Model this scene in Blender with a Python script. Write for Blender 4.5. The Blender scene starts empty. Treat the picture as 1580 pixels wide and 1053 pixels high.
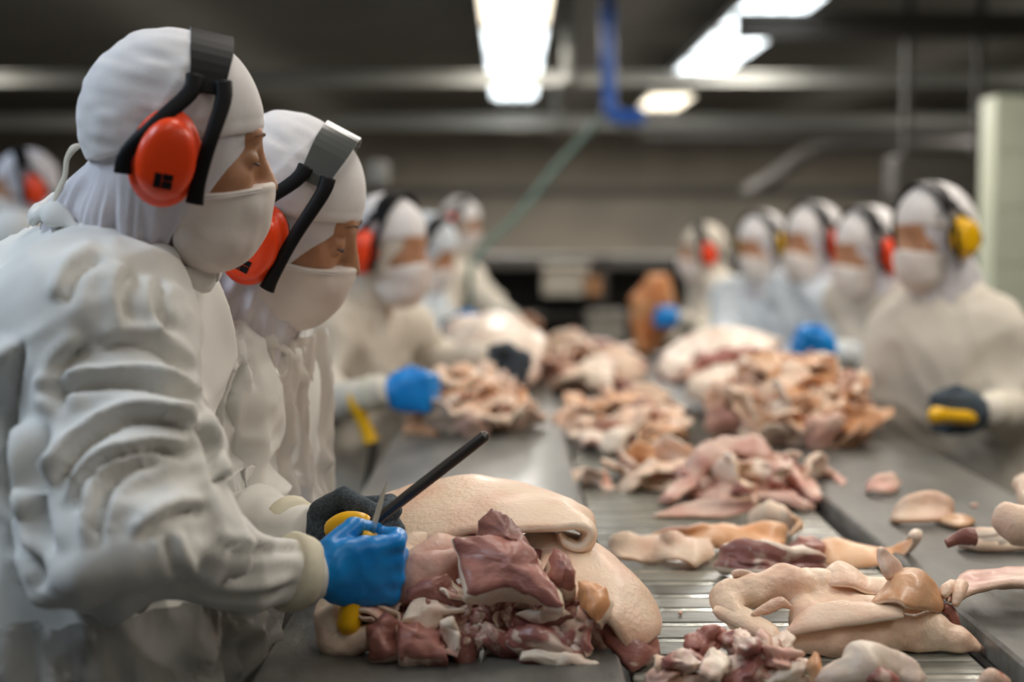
import bpy, math, random
import numpy as np
from mathutils import Vector, Matrix
C = bpy.context.scene.collection
# ---------------------------------------------------------------- camera, world, light, exposure
F = 2194.0
TH = math.atan((526.5-360)/F)
CAM = np.array([0.0, 0.0, 1.42])
cd = bpy.data.cameras.new('camera'); cam = bpy.data.objects.new('camera', cd); C.objects.link(cam)
cam.location = CAM; cam.rotation_euler = (math.pi/2-TH, 0, 0)
cd.lens = 50; cd.sensor_width = 36; cd.clip_end = 100
cd.dof.use_dof = True; cd.dof.focus_distance = 1.72; cd.dof.aperture_fstop = 1.9
bpy.context.scene.camera = cam
vs = bpy.context.scene.view_settings
vs.view_transform = 'Standard'; vs.look = 'None'; vs.gamma = 1; vs.use_curve_mapping = False
vs.exposure = 0.0
w = bpy.data.worlds.new('world'); bpy.context.scene.world = w; w.use_nodes = True
w.node_tree.nodes['Background'].inputs[0].default_value = (0.5, 0.48, 0.45, 1)
w.node_tree.nodes['Background'].inputs[1].default_value = 0.05
def area(name, loc, sx, sy, power, col, rot=(0, 0, 0)):
    l = bpy.data.lights.new(name, 'AREA'); l.shape = 'RECTANGLE'; l.size = sx; l.size_y = sy
    l.energy = power; l.color = col
    o = bpy.data.objects.new(name, l); C.objects.link(o); o.location = loc; o.rotation_euler = rot
    return o
LROWS = [(-3.0, (0.72, 0.85, 1.0), 26), (-0.02, (1.0, 0.93, 0.84), 10), (1.72, (1.0, 0.92, 0.82), 24)]
for X, col, pw in LROWS:
    for Y in ((0.4, 2.2, 4.0, 5.8, 7.4) if X > -1 else (1.6, 3.4, 5.4)):
        area('tube_or_fill_light', (X, Y, 2.78), 0.4, 1.3, pw*(.45 if Y < 1 else 1.15), col)
area('tube_or_fill_light', (-1.5, 0.9, 2.78), 0.4, 1.3, 26, (0.72, 0.85, 1.0))
area('tube_or_fill_light', (1.72, -1.2, 2.78), 0.4, 1.3, 8, (1.0, 0.92, 0.82))

for Y in (10.0, 12.5, 15.5, 19.0):
    for X in (0.02, 1.66, -4.0, 4.5):  # two outer columns are added fill that brightens the far wall, no fittings there
        area('tube_or_fill_light', (X, Y, 2.74), 0.4, 1.3, 55, (1.0, 0.94, 0.85))
for Y in (1.0, 6.0, 11.0, 16.0, 20.0):
    for X in (-3.0, 0.85, 4.5):  # added upward fill to brighten the ceiling, belongs to no fitting
        area('ceiling_fill_light', (X, Y, 2.93), 0.8, 5.0, 3.6, (1.0, 0.95, 0.86), (math.pi, 0, 0))
def P(px, py, d):
    s, c = math.sin(TH), math.cos(TH)
    r = np.array([(px-790)/F, c+s*(526.5-py)/F, -s+c*(526.5-py)/F])
    return CAM + r*(d/r[1])
def T(px, py, z):
    s, c = math.sin(TH), math.cos(TH)
    r = np.array([(px-790)/F, c+s*(526.5-py)/F, -s+c*(526.5-py)/F])
    return CAM + r*((z-CAM[2])/r[2])

# ---------------------------------------------------------------- materials
MATS = {}
def mat(name, col, rough=0.6, metal=0.0, col2=None, scale=8.0, lo=0.4, hi=0.6, bump=0.0, bscale=60.0, sss=0.0,
        emit=None, estr=0, alpha=1.0, stretch=(1, 1, 1), detail=4, coords='Object', distort=0.0, coat=0.0, randv=0.0, sheen=0):
    m = bpy.data.materials.new(name); m.use_nodes = True; nt = m.node_tree; n = nt.nodes; L = nt.links
    b = n['Principled BSDF']
    b.inputs['Base Color'].default_value = (*col, 1); b.inputs['Roughness'].default_value = rough
    b.inputs['Metallic'].default_value = metal; b.inputs['Alpha'].default_value = alpha
    b.inputs['Coat Weight'].default_value = coat; b.inputs['Coat Roughness'].default_value = 0.15
    if sheen: b.inputs['Sheen Weight'].default_value = sheen
    if sss:
        b.inputs['Subsurface Weight'].default_value = sss
        b.inputs['Subsurface Radius'].default_value = (1.0, 0.4, 0.25); b.inputs['Subsurface Scale'].default_value = 0.006
    tc = n.new('ShaderNodeTexCoord'); mp = n.new('ShaderNodeMapping'); mp.inputs['Scale'].default_value = stretch
    L.new(tc.outputs[coords], mp.inputs['Vector'])
    vec = mp.outputs['Vector']
    if randv:
        oi = n.new('ShaderNodeObjectInfo'); mu = n.new('ShaderNodeVectorMath'); mu.operation = 'ADD'
        L.new(mp.outputs['Vector'], mu.inputs[0]); L.new(oi.outputs['Location'], mu.inputs[1]); vec = mu.outputs[0]
    if col2:
        t = n.new('ShaderNodeTexNoise'); t.inputs['Scale'].default_value = scale; t.inputs['Detail'].default_value = detail
        t.inputs['Distortion'].default_value = distort
        L.new(vec, t.inputs['Vector'])
        cr = n.new('ShaderNodeValToRGB'); cr.color_ramp.elements[0].position = lo; cr.color_ramp.elements[1].position = hi
        cr.color_ramp.elements[0].color = (*col, 1); cr.color_ramp.elements[1].color = (*col2, 1)
        L.new(t.outputs['Fac'], cr.inputs[0]); out = cr.outputs[0]
        if randv:
            hs = n.new('ShaderNodeHueSaturation'); mr = n.new('ShaderNodeMapRange')
            mr.inputs['To Min'].default_value = 1-randv; mr.inputs['To Max'].default_value = 1+randv
            L.new(oi.outputs['Random'], mr.inputs[0]); L.new(mr.outputs[0], hs.inputs['Value']); L.new(out, hs.inputs['Color']); out = hs.outputs[0]
        L.new(out, b.inputs['Base Color'])
    if bump:
        t2 = n.new('ShaderNodeTexNoise'); t2.inputs['Scale'].default_value = bscale; t2.inputs['Detail'].default_value = 5
        L.new(vec, t2.inputs['Vector'])
        bp = n.new('ShaderNodeBump'); bp.inputs['Strength'].default_value = bump; bp.inputs['Distance'].default_value = 0.003
        L.new(t2.outputs['Fac'], bp.inputs['Height']); L.new(bp.outputs[0], b.inputs['Normal'])
    if emit:
        b.inputs['Emission Color'].default_value = (*emit, 1); b.inputs['Emission Strength'].default_value = estr
    if name.startswith('black'): b.inputs['Specular IOR Level'].default_value = 0.15
    MATS[name] = m
    return m
M = MATS
mat('skin', (0.40, 0.195, 0.10), 0.45, col2=(0.46, 0.235, 0.13), scale=30, sss=0.15, bump=0.08, bscale=300)
mat('lash', (0.02, 0.012, 0.01), 0.6)
mat('brow', (0.12, 0.055, 0.025), 0.7)
mat('coat_cloth', (0.76, 0.75, 0.71), 0.8, col2=(0.70, 0.69, 0.65), scale=6, bump=0.25, bscale=14, sheen=0.2)
mat('cream_cloth', (0.68, 0.63, 0.54), 0.8, col2=(0.60, 0.55, 0.47), scale=5, bump=0.2, bscale=14)
mat('pale_blue_cloth', (0.66, 0.72, 0.78), 0.8, col2=(0.60, 0.66, 0.70), scale=5, bump=0.2, bscale=14)
mat('cap_cloth', (0.80, 0.78, 0.78), 0.85, col2=(0.76, 0.74, 0.74), scale=40, bump=0.25, bscale=700, sheen=0.2)
mat('hood_cloth', (0.68, 0.66, 0.69), 0.85, col2=(0.62, 0.60, 0.64), scale=25, bump=0.2, bscale=500, sheen=0.2)
mat('mask_cloth', (0.78, 0.74, 0.70), 0.8, col2=(0.70, 0.62, 0.58), scale=11, lo=0.4, hi=0.7, bump=0.3, bscale=45)
mat('orange_plastic', (0.95, 0.065, 0.008), 0.35, coat=0.15)
mat('yellow_plastic', (0.90, 0.50, 0.005), 0.35)
mat('black_plastic', (0.008, 0.008, 0.009), 0.5)
mat('grey_clear_plastic', (0.07, 0.075, 0.07), 0.15, coat=0.6)
mat('blue_rubber', (0.002, 0.22, 0.66), 0.36, col2=(0.003, 0.26, 0.72), scale=40, bump=0.15, bscale=120)
mat('dark_knit', (0.035, 0.05, 0.065), 0.85, col2=(0.07, 0.095, 0.12), scale=260, bump=0.6, bscale=350)
mat('cuff_cloth', (0.70, 0.66, 0.52), 0.85, bump=0.3, bscale=150)
mat('cord', (0.66, 0.60, 0.48), 0.8)
mat('trousers_cloth', (0.6, 0.59, 0.56), 0.85)
mat('boot_rubber', (0.65, 0.65, 0.63), 0.4)
mat('steel', (0.42, 0.42, 0.40), 0.3, 1.0, col2=(0.30, 0.30, 0.29), scale=14, bump=0.1, bscale=40)
mat('dark_steel', (0.07, 0.065, 0.06), 0.42, 0.7)
mat('knife_blade', (0.55, 0.55, 0.53), 0.25, 1.0)
mat('board', (0.065, 0.064, 0.057), 0.5, 0.0, col2=(0.13, 0.126, 0.11), scale=5, lo=0.35, hi=0.7, bump=0.5, bscale=30, stretch=(3, 1, 1), coat=0.12)
mat('board_edge', (0.20, 0.195, 0.18), 0.4, 0.0, col2=(0.13, 0.125, 0.11), scale=20, bump=0.3, bscale=60, coat=0.2)
mat('slat', (0.09, 0.093, 0.08), 0.34, 0.3, col2=(0.22, 0.22, 0.185), scale=7, lo=0.35, hi=0.65, bump=0.3, bscale=40, stretch=(1, 5, 1), coat=0.2, randv=0.45)
mat('slat_shiny', (0.50, 0.51, 0.46), 0.22, 0.6, col2=(0.62, 0.62, 0.54), scale=12, bump=0.3, bscale=60)
mat('muscle', (0.21, 0.068, 0.055), 0.46, col2=(0.34, 0.14, 0.11), scale=22, lo=0.33, hi=0.56, bump=0.35, bscale=130, sss=0.1, coat=0.12, randv=0.22, stretch=(1, 1, 2.5))
mat('marbled', (0.33, 0.12, 0.10), 0.46, col2=(0.70, 0.53, 0.44), scale=17, lo=0.50, hi=0.60, bump=0.4, bscale=70, sss=0.15, coat=0.2, randv=0.18, distort=0.6, stretch=(1, 1.8, 1))
mat('white_fat', (0.86, 0.73, 0.60), 0.46, col2=(0.66, 0.43, 0.34), scale=13, lo=0.45, hi=0.75, bump=0.6, bscale=70, sss=0.2, coat=0.08, randv=0.12)
mat('pink_fat', (0.72, 0.50, 0.40), 0.46, col2=(0.60, 0.30, 0.24), scale=16, lo=0.42, hi=0.68, bump=0.6, bscale=70, sss=0.2, coat=0.08, randv=0.15)
mat('pale_rind', (0.83, 0.64, 0.48), 0.46, col2=(0.70, 0.42, 0.30), scale=14, lo=0.40, hi=0.75, bump=0.5, bscale=170, sss=0.15, coat=0.06, randv=0.10)
mat('tan_rind', (0.64, 0.30, 0.13), 0.46, col2=(0.78, 0.52, 0.33), scale=14, lo=0.35, hi=0.7, bump=0.4, bscale=90, sss=0.12, coat=0.15, randv=0.2)
mat('orange_meat', (0.52, 0.17, 0.05), 0.5, col2=(0.66, 0.34, 0.16), scale=9, bump=0.5, bscale=30)
mat('blood_fat', (0.72, 0.50, 0.38), 0.32, col2=(0.55, 0.08, 0.03), scale=30, lo=0.5, hi=0.62, bump=0.8, bscale=160, sss=0.1)
e_ = M['muscle'].node_tree.nodes['Color Ramp'].color_ramp.elements
for p_, c_ in ((.66, (0.36, 0.15, 0.12, 1)), (.71, (0.70, 0.52, 0.42, 1))):
    x_ = e_.new(p_); x_.color = c_
mat('ceiling_paint', (0.11, 0.105, 0.09), 0.9, col2=(0.09, 0.085, 0.075), scale=1.5)
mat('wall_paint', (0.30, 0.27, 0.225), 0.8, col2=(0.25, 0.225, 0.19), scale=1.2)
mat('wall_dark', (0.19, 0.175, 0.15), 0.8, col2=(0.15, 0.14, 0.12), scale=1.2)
mat('floor_paint', (0.13, 0.125, 0.115), 0.45, col2=(0.09, 0.088, 0.08), scale=3, bump=0.1)
mat('beam_paint', (0.30, 0.30, 0.28), 0.5, 0.3)
mat('dark_paint', (0.045, 0.04, 0.035), 0.6)
mat('blue_paint', (0.01, 0.10, 0.45), 0.4)
mat('green_hose', (0.02, 0.10, 0.08), 0.6)
mat('column_tile', (0.58, 0.62, 0.50), 0.4, col2=(0.52, 0.56, 0.45), scale=3)
mat('brown_box', (0.32, 0.15, 0.06), 0.7)
mat('tube_glow', (1, 1, 1), 0.5, emit=(0.88, 0.96, 1.0), estr=3.2)
mat('tube_glow_warm', (1, 1, 1), 0.5, emit=(1.0, 0.88, 0.68), estr=2.6)
mat('fixture_white', (0.7, 0.72, 0.72), 0.4)
def plastic():
    m = bpy.data.materials.new('clear_film'); m.use_nodes = True; nt = m.node_tree; n = nt.nodes; L = nt.links
    b = n['Principled BSDF']; b.inputs['Base Color'].default_value = (0.42, 0.41, 0.38, 1); b.inputs['Roughness'].default_value = 0.22
    b.inputs['Coat Weight'].default_value = 0.5
    t = n.new('ShaderNodeTexNoise'); t.inputs['Scale'].default_value = 9; t.inputs['Detail'].default_value = 6; t.inputs['Distortion'].default_value = 1.2
    tc = n.new('ShaderNodeTexCoord'); L.new(tc.outputs['Object'], t.inputs['Vector'])
    bp = n.new('ShaderNodeBump'); bp.inputs['Strength'].default_value = 0.9; bp.inputs['Distance'].default_value = 0.012
    L.new(t.outputs['Fac'], bp.inputs['Height']); L.new(bp.outputs[0], b.inputs['Normal'])
    tr = n.new('ShaderNodeBsdfTransparent'); mx = n.new('ShaderNodeMixShader'); mx.inputs[0].default_value = 0.72
    L.new(tr.outputs[0], mx.inputs[1]); L.new(b.outputs[0], mx.inputs[2]); L.new(mx.outputs[0], n['Material Output'].inputs[0])
    M['clear_film'] = m
plastic()

# ---------------------------------------------------------------- mesh helpers
BASE = {}
def rawmesh(name, v, f, mats, mi=None, smooth=True):
    me = bpy.data.meshes.new(name)
    v = np.asarray(v, dtype=np.float32)
    if isinstance(f, np.ndarray):
        me.vertices.add(len(v)); me.vertices.foreach_set('co', v.ravel())
        me.loops.add(f.size); me.loops.foreach_set('vertex_index', f.ravel().astype(np.int32))
        me.polygons.add(len(f)); me.polygons.foreach_set('loop_start', np.arange(0, f.size, f.shape[1], dtype=np.int32))
        me.update(calc_edges=True); me.validate()
    else:
        me.from_pydata(v.tolist(), [], [list(q) for q in f]); me.update()
    for m in (mats if isinstance(mats, (list, tuple)) else [mats]): me.materials.append(M[m] if isinstance(m, str) else m)
    if mi is not None and len(mi) == len(me.polygons): me.polygons.foreach_set('material_index', np.asarray(mi, dtype=np.int32))
    if smooth: me.polygons.foreach_set('use_smooth', np.ones(len(me.polygons), dtype=bool))
    me.update()
    return me
def rootof(o):
    while o.parent: o = o.parent
    return o
def link(name, me, parent=None, loc=None):
    o = bpy.data.objects.new(name, me); C.objects.link(o)
    if parent is not None: o.parent = parent
    if loc is not None: o.location = loc
    return o
def tag(o, label, cat, group=None):
    o['label'] = label; o['category'] = cat
    if group: o['group'] = group
    return o
def part(name, v, f, mats, parent, mi=None, smooth=True):          # vertices in world space
    v = np.asarray(v, dtype=float) - np.array(rootof(parent).location)
    return link(name, rawmesh(name, v, f, mats, mi, smooth), parent)
def solo(name, v, f, mats, label=None, cat=None, group=None, mi=None, smooth=True, kind=None):
    v = np.asarray(v, dtype=float); o0 = (v.min(0)+v.max(0))/2; o0[2] = v[:, 2].min()
    o = link(name, rawmesh(name, v-o0, f, mats, mi, smooth), None, o0)
    if label: tag(o, label, cat, group)
    if kind: o['kind'] = kind
    return o
def empty(name, loc, label=None, cat=None, group=None):
    o = bpy.data.objects.new(name, None); C.objects.link(o); o.location = loc; o.empty_display_size = 0.05
    if label: tag(o, label, cat, group)
    bpy.context.view_layer.update()
    return o
def boxv(x0, x1, y0, y1, z0, z1, bev=0.0):
    v = np.array([(x, y, z) for x in (x0, x1) for y in (y0, y1) for z in (z0, z1)], dtype=float)
    f = [(0, 1, 3, 2), (4, 6, 7, 5), (0, 4, 5, 1), (2, 3, 7, 6), (0, 2, 6, 4), (1, 5, 7, 3)]
    if not bev: return v, f
    # chamfered box
    vs_, fs = [], []
    import itertools
    idx = {}
    lo = (x0, y0, z0); hi = (x1, y1, z1)
    for s in itertools.product((0, 1), repeat=3):
        for a in range(3):
            p = []
            for k in range(3):
                base = hi[k] if s[k] else lo[k]; sg = -1 if s[k] else 1
                p.append(base if k == a else base+sg*bev)
            idx[(s, a)] = len(vs_); vs_.append(p)
    for a in range(3):
        b, c = [k for k in range(3) if k != a]
        for s in (0, 1):
            q = []
            for (sb, sc) in ((0, 0), (1, 0), (1, 1), (0, 1)):
                t = [0, 0, 0]; t[a] = s; t[b] = sb; t[c] = sc; q.append(idx[(tuple(t), a)])
            fs.append(q)
    for a in range(3):
        b, c = [k for k in range(3) if k != a]
        for sb in (0, 1):
            for sc in (0, 1):
                t0 = [0, 0, 0]; t0[b] = sb; t0[c] = sc; t1 = list(t0); t1[a] = 1
                fs.append([idx[(tuple(t0), b)], idx[(tuple(t1), b)], idx[(tuple(t1), c)], idx[(tuple(t0), c)]])
    for s in itertools.product((0, 1), repeat=3): fs.append([idx[(s, 0)], idx[(s, 1)], idx[(s, 2)]])
    vv = np.array(vs_)
    cen = vv.mean(0)
    out = []
    for q in fs:
        nrm = np.cross(vv[q[1]]-vv[q[0]], vv[q[2]]-vv[q[0]])
        out.append(q if np.dot(nrm, vv[q].mean(0)-cen) > 0 else q[::-1])
    return vv, out
def merge(parts):
    V, Fc, mi = [], [], []
    off = 0
    for k, p in enumerate(parts):
        V.append(np.asarray(p[0])); Fc += [tuple(i+off for i in q) for q in p[1]]
        mi += [p[2] if len(p) > 2 else 0]*len(p[1]); off += len(p[0])
    return np.vstack(V), Fc, mi
def tube(pts, rad, n=12, flat=None, ref=(0, 0, 1), spl=0):
    """swept tube; rad: number or list; flat=(a,b) makes an elliptic section"""
    pts = [np.asarray(p, dtype=float) for p in pts]
    rad = [rad]*len(pts) if np.isscalar(rad) else list(rad)
    if spl: pts, rad = spline(pts, rad, spl)
    pts = np.array(pts); V, Fc = [], []
    tan = np.gradient(pts, axis=0); tan /= np.linalg.norm(tan, axis=1)[:, None]+1e-9
    a = np.cross(tan[0], ref)
    if np.linalg.norm(a) < 1e-3: a = np.cross(tan[0], (0, 1, 0.1))
    a /= np.linalg.norm(a)
    fa, fb = flat or (1, 1)
    for i, p in enumerate(pts):
        a = a-tan[i]*np.dot(a, tan[i]); a /= np.linalg.norm(a)+1e-9; b = np.cross(tan[i], a)
        for k in range(n):
            t = 2*math.pi*k/n
            V.append(p+rad[i]*(fa*math.cos(t)*a+fb*math.sin(t)*b))
    m = len(pts)
    for i in range(m-1):
        for k in range(n):
            k2 = (k+1) % n
            Fc.append((i*n+k, i*n+k2, (i+1)*n+k2, (i+1)*n+k))
    Fc.append(tuple(range(n))[::-1]); Fc.append(tuple((m-1)*n+k for k in range(n)))
    return np.array(V), Fc
def spline(pts, vals, n):
    pts = np.array(pts, dtype=float); vals = np.array(vals, dtype=float)
    out, ov = [], []
    m = len(pts)
    for i in range(m-1):
        p0 = pts[max(i-1, 0)]; p1 = pts[i]; p2 = pts[i+1]; p3 = pts[min(i+2, m-1)]
        v0 = vals[max(i-1, 0)]; v1 = vals[i]; v2 = vals[i+1]; v3 = vals[min(i+2, m-1)]
        for k in range(n + (1 if i == m-2 else 0)):
            t = k/n
            h = lambda a, b, c, d: 0.5*((2*b)+(-a+c)*t+(2*a-5*b+4*c-d)*t*t+(-a+3*b-3*c+d)*t**3)
            out.append(h(p0, p1, p2, p3)); ov.append(h(v0, v1, v2, v3))
    return out, ov
def hsh(ix, iy, iz, seed):
    h = (ix*73856093) ^ (iy*19349663) ^ (iz*83492791) ^ (seed*2654435)
    h = (h ^ (h >> 13))*1274126177
    return ((h ^ (h >> 16)) & 0xffff)/65535.0
def vn(p, seed=0):
    p = np.asarray(p, dtype=np.float64)+1000.0
    i = np.floor(p).astype(np.int64); f = p-i; f = f*f*(3-2*f)
    r = 0
    for a in (0, 1):
        for b in (0, 1):
            for c in (0, 1):
                wgt = (f[:, 0] if a else 1-f[:, 0])*(f[:, 1] if b else 1-f[:, 1])*(f[:, 2] if c else 1-f[:, 2])
                r = r+wgt*hsh(i[:, 0]+a, i[:, 1]+b, i[:, 2]+c, seed)
    return r
def vnormals(v, f):
    n = np.zeros_like(v); q = np.asarray(f)
    c = np.cross(v[q[:, 2]]-v[q[:, 0]], v[q[:, -1]]-v[q[:, 1]]) if q.shape[1] == 4 else np.cross(v[q[:, 1]]-v[q[:, 0]], v[q[:, 2]]-v[q[:, 0]])
    for k in range(q.shape[1]):
        for a in range(3): n[:, a] += np.bincount(q[:, k], weights=c[:, a], minlength=len(v))
    return n/(np.linalg.norm(n, axis=1)[:, None]+1e-12)

# ---------------------------------------------------------------- implicit surfaces
def nets(f, xs, ys, zs):
    xs, ys, zs = [np.asarray(a, dtype=np.float32) for a in (xs, ys, zs)]
    X, Y, Z = np.meshgrid(xs, ys, zs, indexing='ij')
    V = f(X, Y, Z).astype(np.float32)
    for sl in ((0,), (-1,)):
        V[sl[0], :, :] = np.abs(V[sl[0], :, :])+1e-3; V[:, sl[0], :] = np.abs(V[:, sl[0], :])+1e-3; V[:, :, sl[0]] = np.abs(V[:, :, sl[0]])+1e-3
    s = V < 0
    cs = np.zeros(tuple(d-1 for d in s.shape), dtype=np.uint8)
    for a in (0, 1):
        for b in (0, 1):
            for c in (0, 1):
                cs += s[a:s.shape[0]-1+a, b:s.shape[1]-1+b, c:s.shape[2]-1+c]
    act = np.argwhere((cs > 0) & (cs < 8))
    ids = -np.ones(cs.shape, dtype=np.int64); ids[tuple(act.T)] = np.arange(len(act))
    acc = np.zeros((len(act), 3)); cnt = np.zeros(len(act))
    ax = (xs, ys, zs)
    corners = [(a, b, c) for a in (0, 1) for b in (0, 1) for c in (0, 1)]
    for c0 in corners:
        for k in range(3):
            if c0[k]: continue
            c1 = list(c0); c1[k] = 1
            i0 = act+np.array(c0); i1 = act+np.array(c1)
            v0 = V[tuple(i0.T)]; v1 = V[tuple(i1.T)]
            cr = (v0 < 0) != (v1 < 0)
            t = np.where(cr, v0/(v0-v1+1e-20), 0)
            p0 = np.stack([ax[j][i0[:, j]] for j in range(3)], 1); p1 = np.stack([ax[j][i1[:, j]] for j in range(3)], 1)
            acc += np.where(cr[:, None], p0+(p1-p0)*t[:, None], 0); cnt += cr
    v = acc/cnt[:, None]
    quads = []
    nx, ny, nz = s.shape
    for k in range(3):
        sl0 = [slice(1, n-1) for n in (nx, ny, nz)]; sl1 = list(sl0)
        sl0[k] = slice(0, s.shape[k]-1); sl1[k] = slice(1, s.shape[k])
        e = s[tuple(sl0)] != s[tuple(sl1)]
        idx = np.argwhere(e)
        off = np.array([1, 1, 1]); off[k] = 0
        idx = idx+off
        inside = s[tuple(idx.T)]
        a, b = (k+1) % 3, (k+2) % 3
        da = np.zeros(3, int); da[a] = 1; db = np.zeros(3, int); db[b] = 1
        q = np.stack([ids[tuple((idx-da-db).T)], ids[tuple((idx-db).T)], ids[tuple(idx.T)], ids[tuple((idx-da).T)]], 1)
        q[~inside] = q[~inside][:, ::-1]
        quads.append(q)
    q = np.vstack(quads); q = q[(q >= 0).all(1)]
    return v, q
def smin(a, b, k):
    h = np.clip(0.5+0.5*(b-a)/k, 0, 1); return b+(a-b)*h-k*h*(1-h)
def smax(a, b, k): return -smin(-a, -b, k)
def ell(q, c, r):
    x, y, z = (q[0]-c[0]), (q[1]-c[1]), (q[2]-c[2])
    k0 = np.sqrt((x/r[0])**2+(y/r[1])**2+(z/r[2])**2); k1 = np.sqrt((x/r[0]**2)**2+(y/r[1]**2)**2+(z/r[2]**2)**2)+1e-9
    return k0*(k0-1)/k1
def cap(q, a, b, ra, rb):
    a = [float(t) for t in a]; b = [float(t) for t in b]
    d = [b[i]-a[i] for i in range(3)]; L2 = sum(t*t for t in d)+1e-12
    px = [q[i]-a[i] for i in range(3)]
    t = np.clip((px[0]*d[0]+px[1]*d[1]+px[2]*d[2])/L2, 0, 1)
    return np.sqrt(sum((px[i]-t*d[i])**2 for i in range(3)))-(ra+(rb-ra)*t)
def rng(a, b, s): return np.arange(a, b+s, s)
def mixgrid(a, b, fa, fb, coarse, fine):
    """axis a..b with fine spacing in fa..fb"""
    out = [a]
    while out[-1] < b:
        x = out[-1]; out.append(x+(fine if fa-coarse < x < fb else coarse))
    return np.array(out)

# ---------------------------------------------------------------- people
def frame(yaw, pitch, roll=0):
    """columns: forward, left, up.  yaw ccw from +X; pitch positive looks down"""
    R = Matrix.Rotation(math.radians(yaw), 3, 'Z') @ Matrix.Rotation(math.radians(pitch), 3, 'Y') @ Matrix.Rotation(math.radians(roll), 3, 'X')
    return np.array(R)
def skin_head(q):
    d = ell(q, (-.012, 0, .035), (.095, .074, .088))
    d = smin(d, ell(q, (.030, 0, -.035), (.066, .058, .085)), .03)
    d = smin(d, ell(q, (.058, 0, -.088), (.032, .032, .024)), .03)
    d = smin(d, cap(q, (.078, -.030, .036), (.078, .030, .036), .013, .013), .02)
    qs = (q[0], np.abs(q[1]), q[2])
    d = smin(d, ell(qs, (.062, .037, -.022), (.024, .020, .022)), .02)
    d = smax(d, -ell(qs, (.103, .033, .008), (.018, .019, .013)), .012)
    d = smin(d, cap(q, (.088, 0, .020), (.113, 0, -.022), .0085, .012), .012)
    d = smin(d, ell(qs, (.106, .011, -.027), (.012, .009, .009)), .006)
    d = smin(d, ell(qs, (.0765, .032, .007), (.0155, .0160, .0135)), .004)
    return d
def toloc(X, Y, Z, O, R):
    a, b, c = X-O[0], Y-O[1], Z-O[2]
    return tuple(R[0, i]*a+R[1, i]*b+R[2, i]*c for i in range(3))
def W(p, O, R): return np.asarray(p) @ R.T + np.asarray(O)
def edisk(cx, cz, a, b, prof, n=28, egg=0.0):
    """stack of ellipse rings in x-z plane, y = depth"""
    V, Fc = [], []
    for s, y in prof:
        for k in range(n):
            t = 2*math.pi*k/n
            V.append((cx+a*s*math.cos(t)*(1-egg*math.sin(t)), y, cz+b*s*math.sin(t)))
    m = len(prof)
    for i in range(m-1):
        for k in range(n): Fc.append((i*n+k, i*n+(k+1) % n, (i+1)*n+(k+1) % n, (i+1)*n+k))
    Fc.append(tuple(range(n))[::-1]); Fc.append(tuple((m-1)*n+k for k in range(n)))
    return np.array(V), Fc
def muffs(root, O, R, colour, clear=False, logo=True, bx=0.012, ct=(-.014, -.006), hb=.140):
    # headband over the crown
    n = 21; V = []; Fc = []
    for i in range(n):
        t = -1.12+2.24*i/(n-1)
        wd = .025 if abs(t) < .6 else .025-.006*(abs(t)-.6)/.5
        for (r0, dx) in ((0, -wd), (0, wd), (.0045, wd), (.0045, -wd)):
            V.append((bx+dx, (.093+r0)*math.sin(t), .02+(hb-.02+r0)*math.cos(t)))
    for i in range(n-1):
        for k in range(4): Fc.append((i*4+k, i*4+(k+1) % 4, (i+1)*4+(k+1) % 4, (i+1)*4+k))
    Fc += [(3, 2, 1, 0), tuple((n-1)*4+k for k in range(4))]
    hbm = part('headband', W(V, O, R), Fc, 'grey_clear_plastic' if clear else 'black_plastic', root, smooth=False)
    y0 = .078; cx, cz = ct
    for s in (-1, 1):
        prof = [(.92, y0), (1.04, y0+.006), (1.06, y0+.012), (1.0, y0+.017)]
        v, f = edisk(cx, cz, .038, .052, [(a, s*b) for a, b in prof]); part('ear_cushion', W(v, O, R), f, 'black_plastic', hbm)
        prof = [(1.0, y0+.014), (1.05, y0+.018), (1.04, y0+.026), (.96, y0+.031), (.88, y0+.0325), (.86, y0+.035), (.84, y0+.044), (.76, y0+.051), (.60, y0+.0545), (.3, y0+.056), (.02, y0+.0562)]
        v, f = edisk(cx, cz, .039, .054, [(a, s*b) for a, b in prof], 36, egg=.06)
        part('ear_cup', W(v, O, R), f, colour, hbm)
        ez = .02+(hb-.02)*math.cos(1.12); ey = .096*math.sin(1.12)
        for (dx, ex, ezz) in ((-.016, cx-.043, cz-.012), (.016, cx+.040, cz-.030)):
            pts = [(bx+dx, s*ey, ez+.018), (bx+dx*1.2, s*(ey+.010), ez-.004), (ex*.6+(bx+dx)*.4, s*(y0+.036), (ez+ezz)/2), (ex, s*(y0+.034), ezz+.01), (ex, s*(y0+.032), ezz-.014)]
            v, f = tube([np.array(p) for p in pts], [.0105, .0095, .0085, .0085, .0105], 8, (.45, 1), ref=(1, 0, 0), spl=4)
            part('fork_arm', W(v, O, R), f, 'black_plastic', hbm)
        if logo:
            v, f = boxv(cx-.010, cx+.010, min(s*(y0+.0545), s*(y0+.0570)), max(s*(y0+.0545), s*(y0+.0570)), cz-.030, cz-.014, .001)
            # a small printed block of strokes: frame, bar and dot
            parts_ = [boxv(cx-.010, cx-.002, *sorted((s*(y0+.052), s*(y0+.0562))), cz-.032, cz-.016), boxv(cx-.001, cx+.010, *sorted((s*(y0+.052), s*(y0+.0562))), cz-.032, cz-.024),
                      boxv(cx-.001, cx+.010, *sorted((s*(y0+.052), s*(y0+.0564))), cz-.0225, cz-.0155)]
            v, f, _ = merge(parts_)
            part('printed_mark', W(v, O, R), f, 'black_plastic', hbm, smooth=False)
    return hbm
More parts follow.
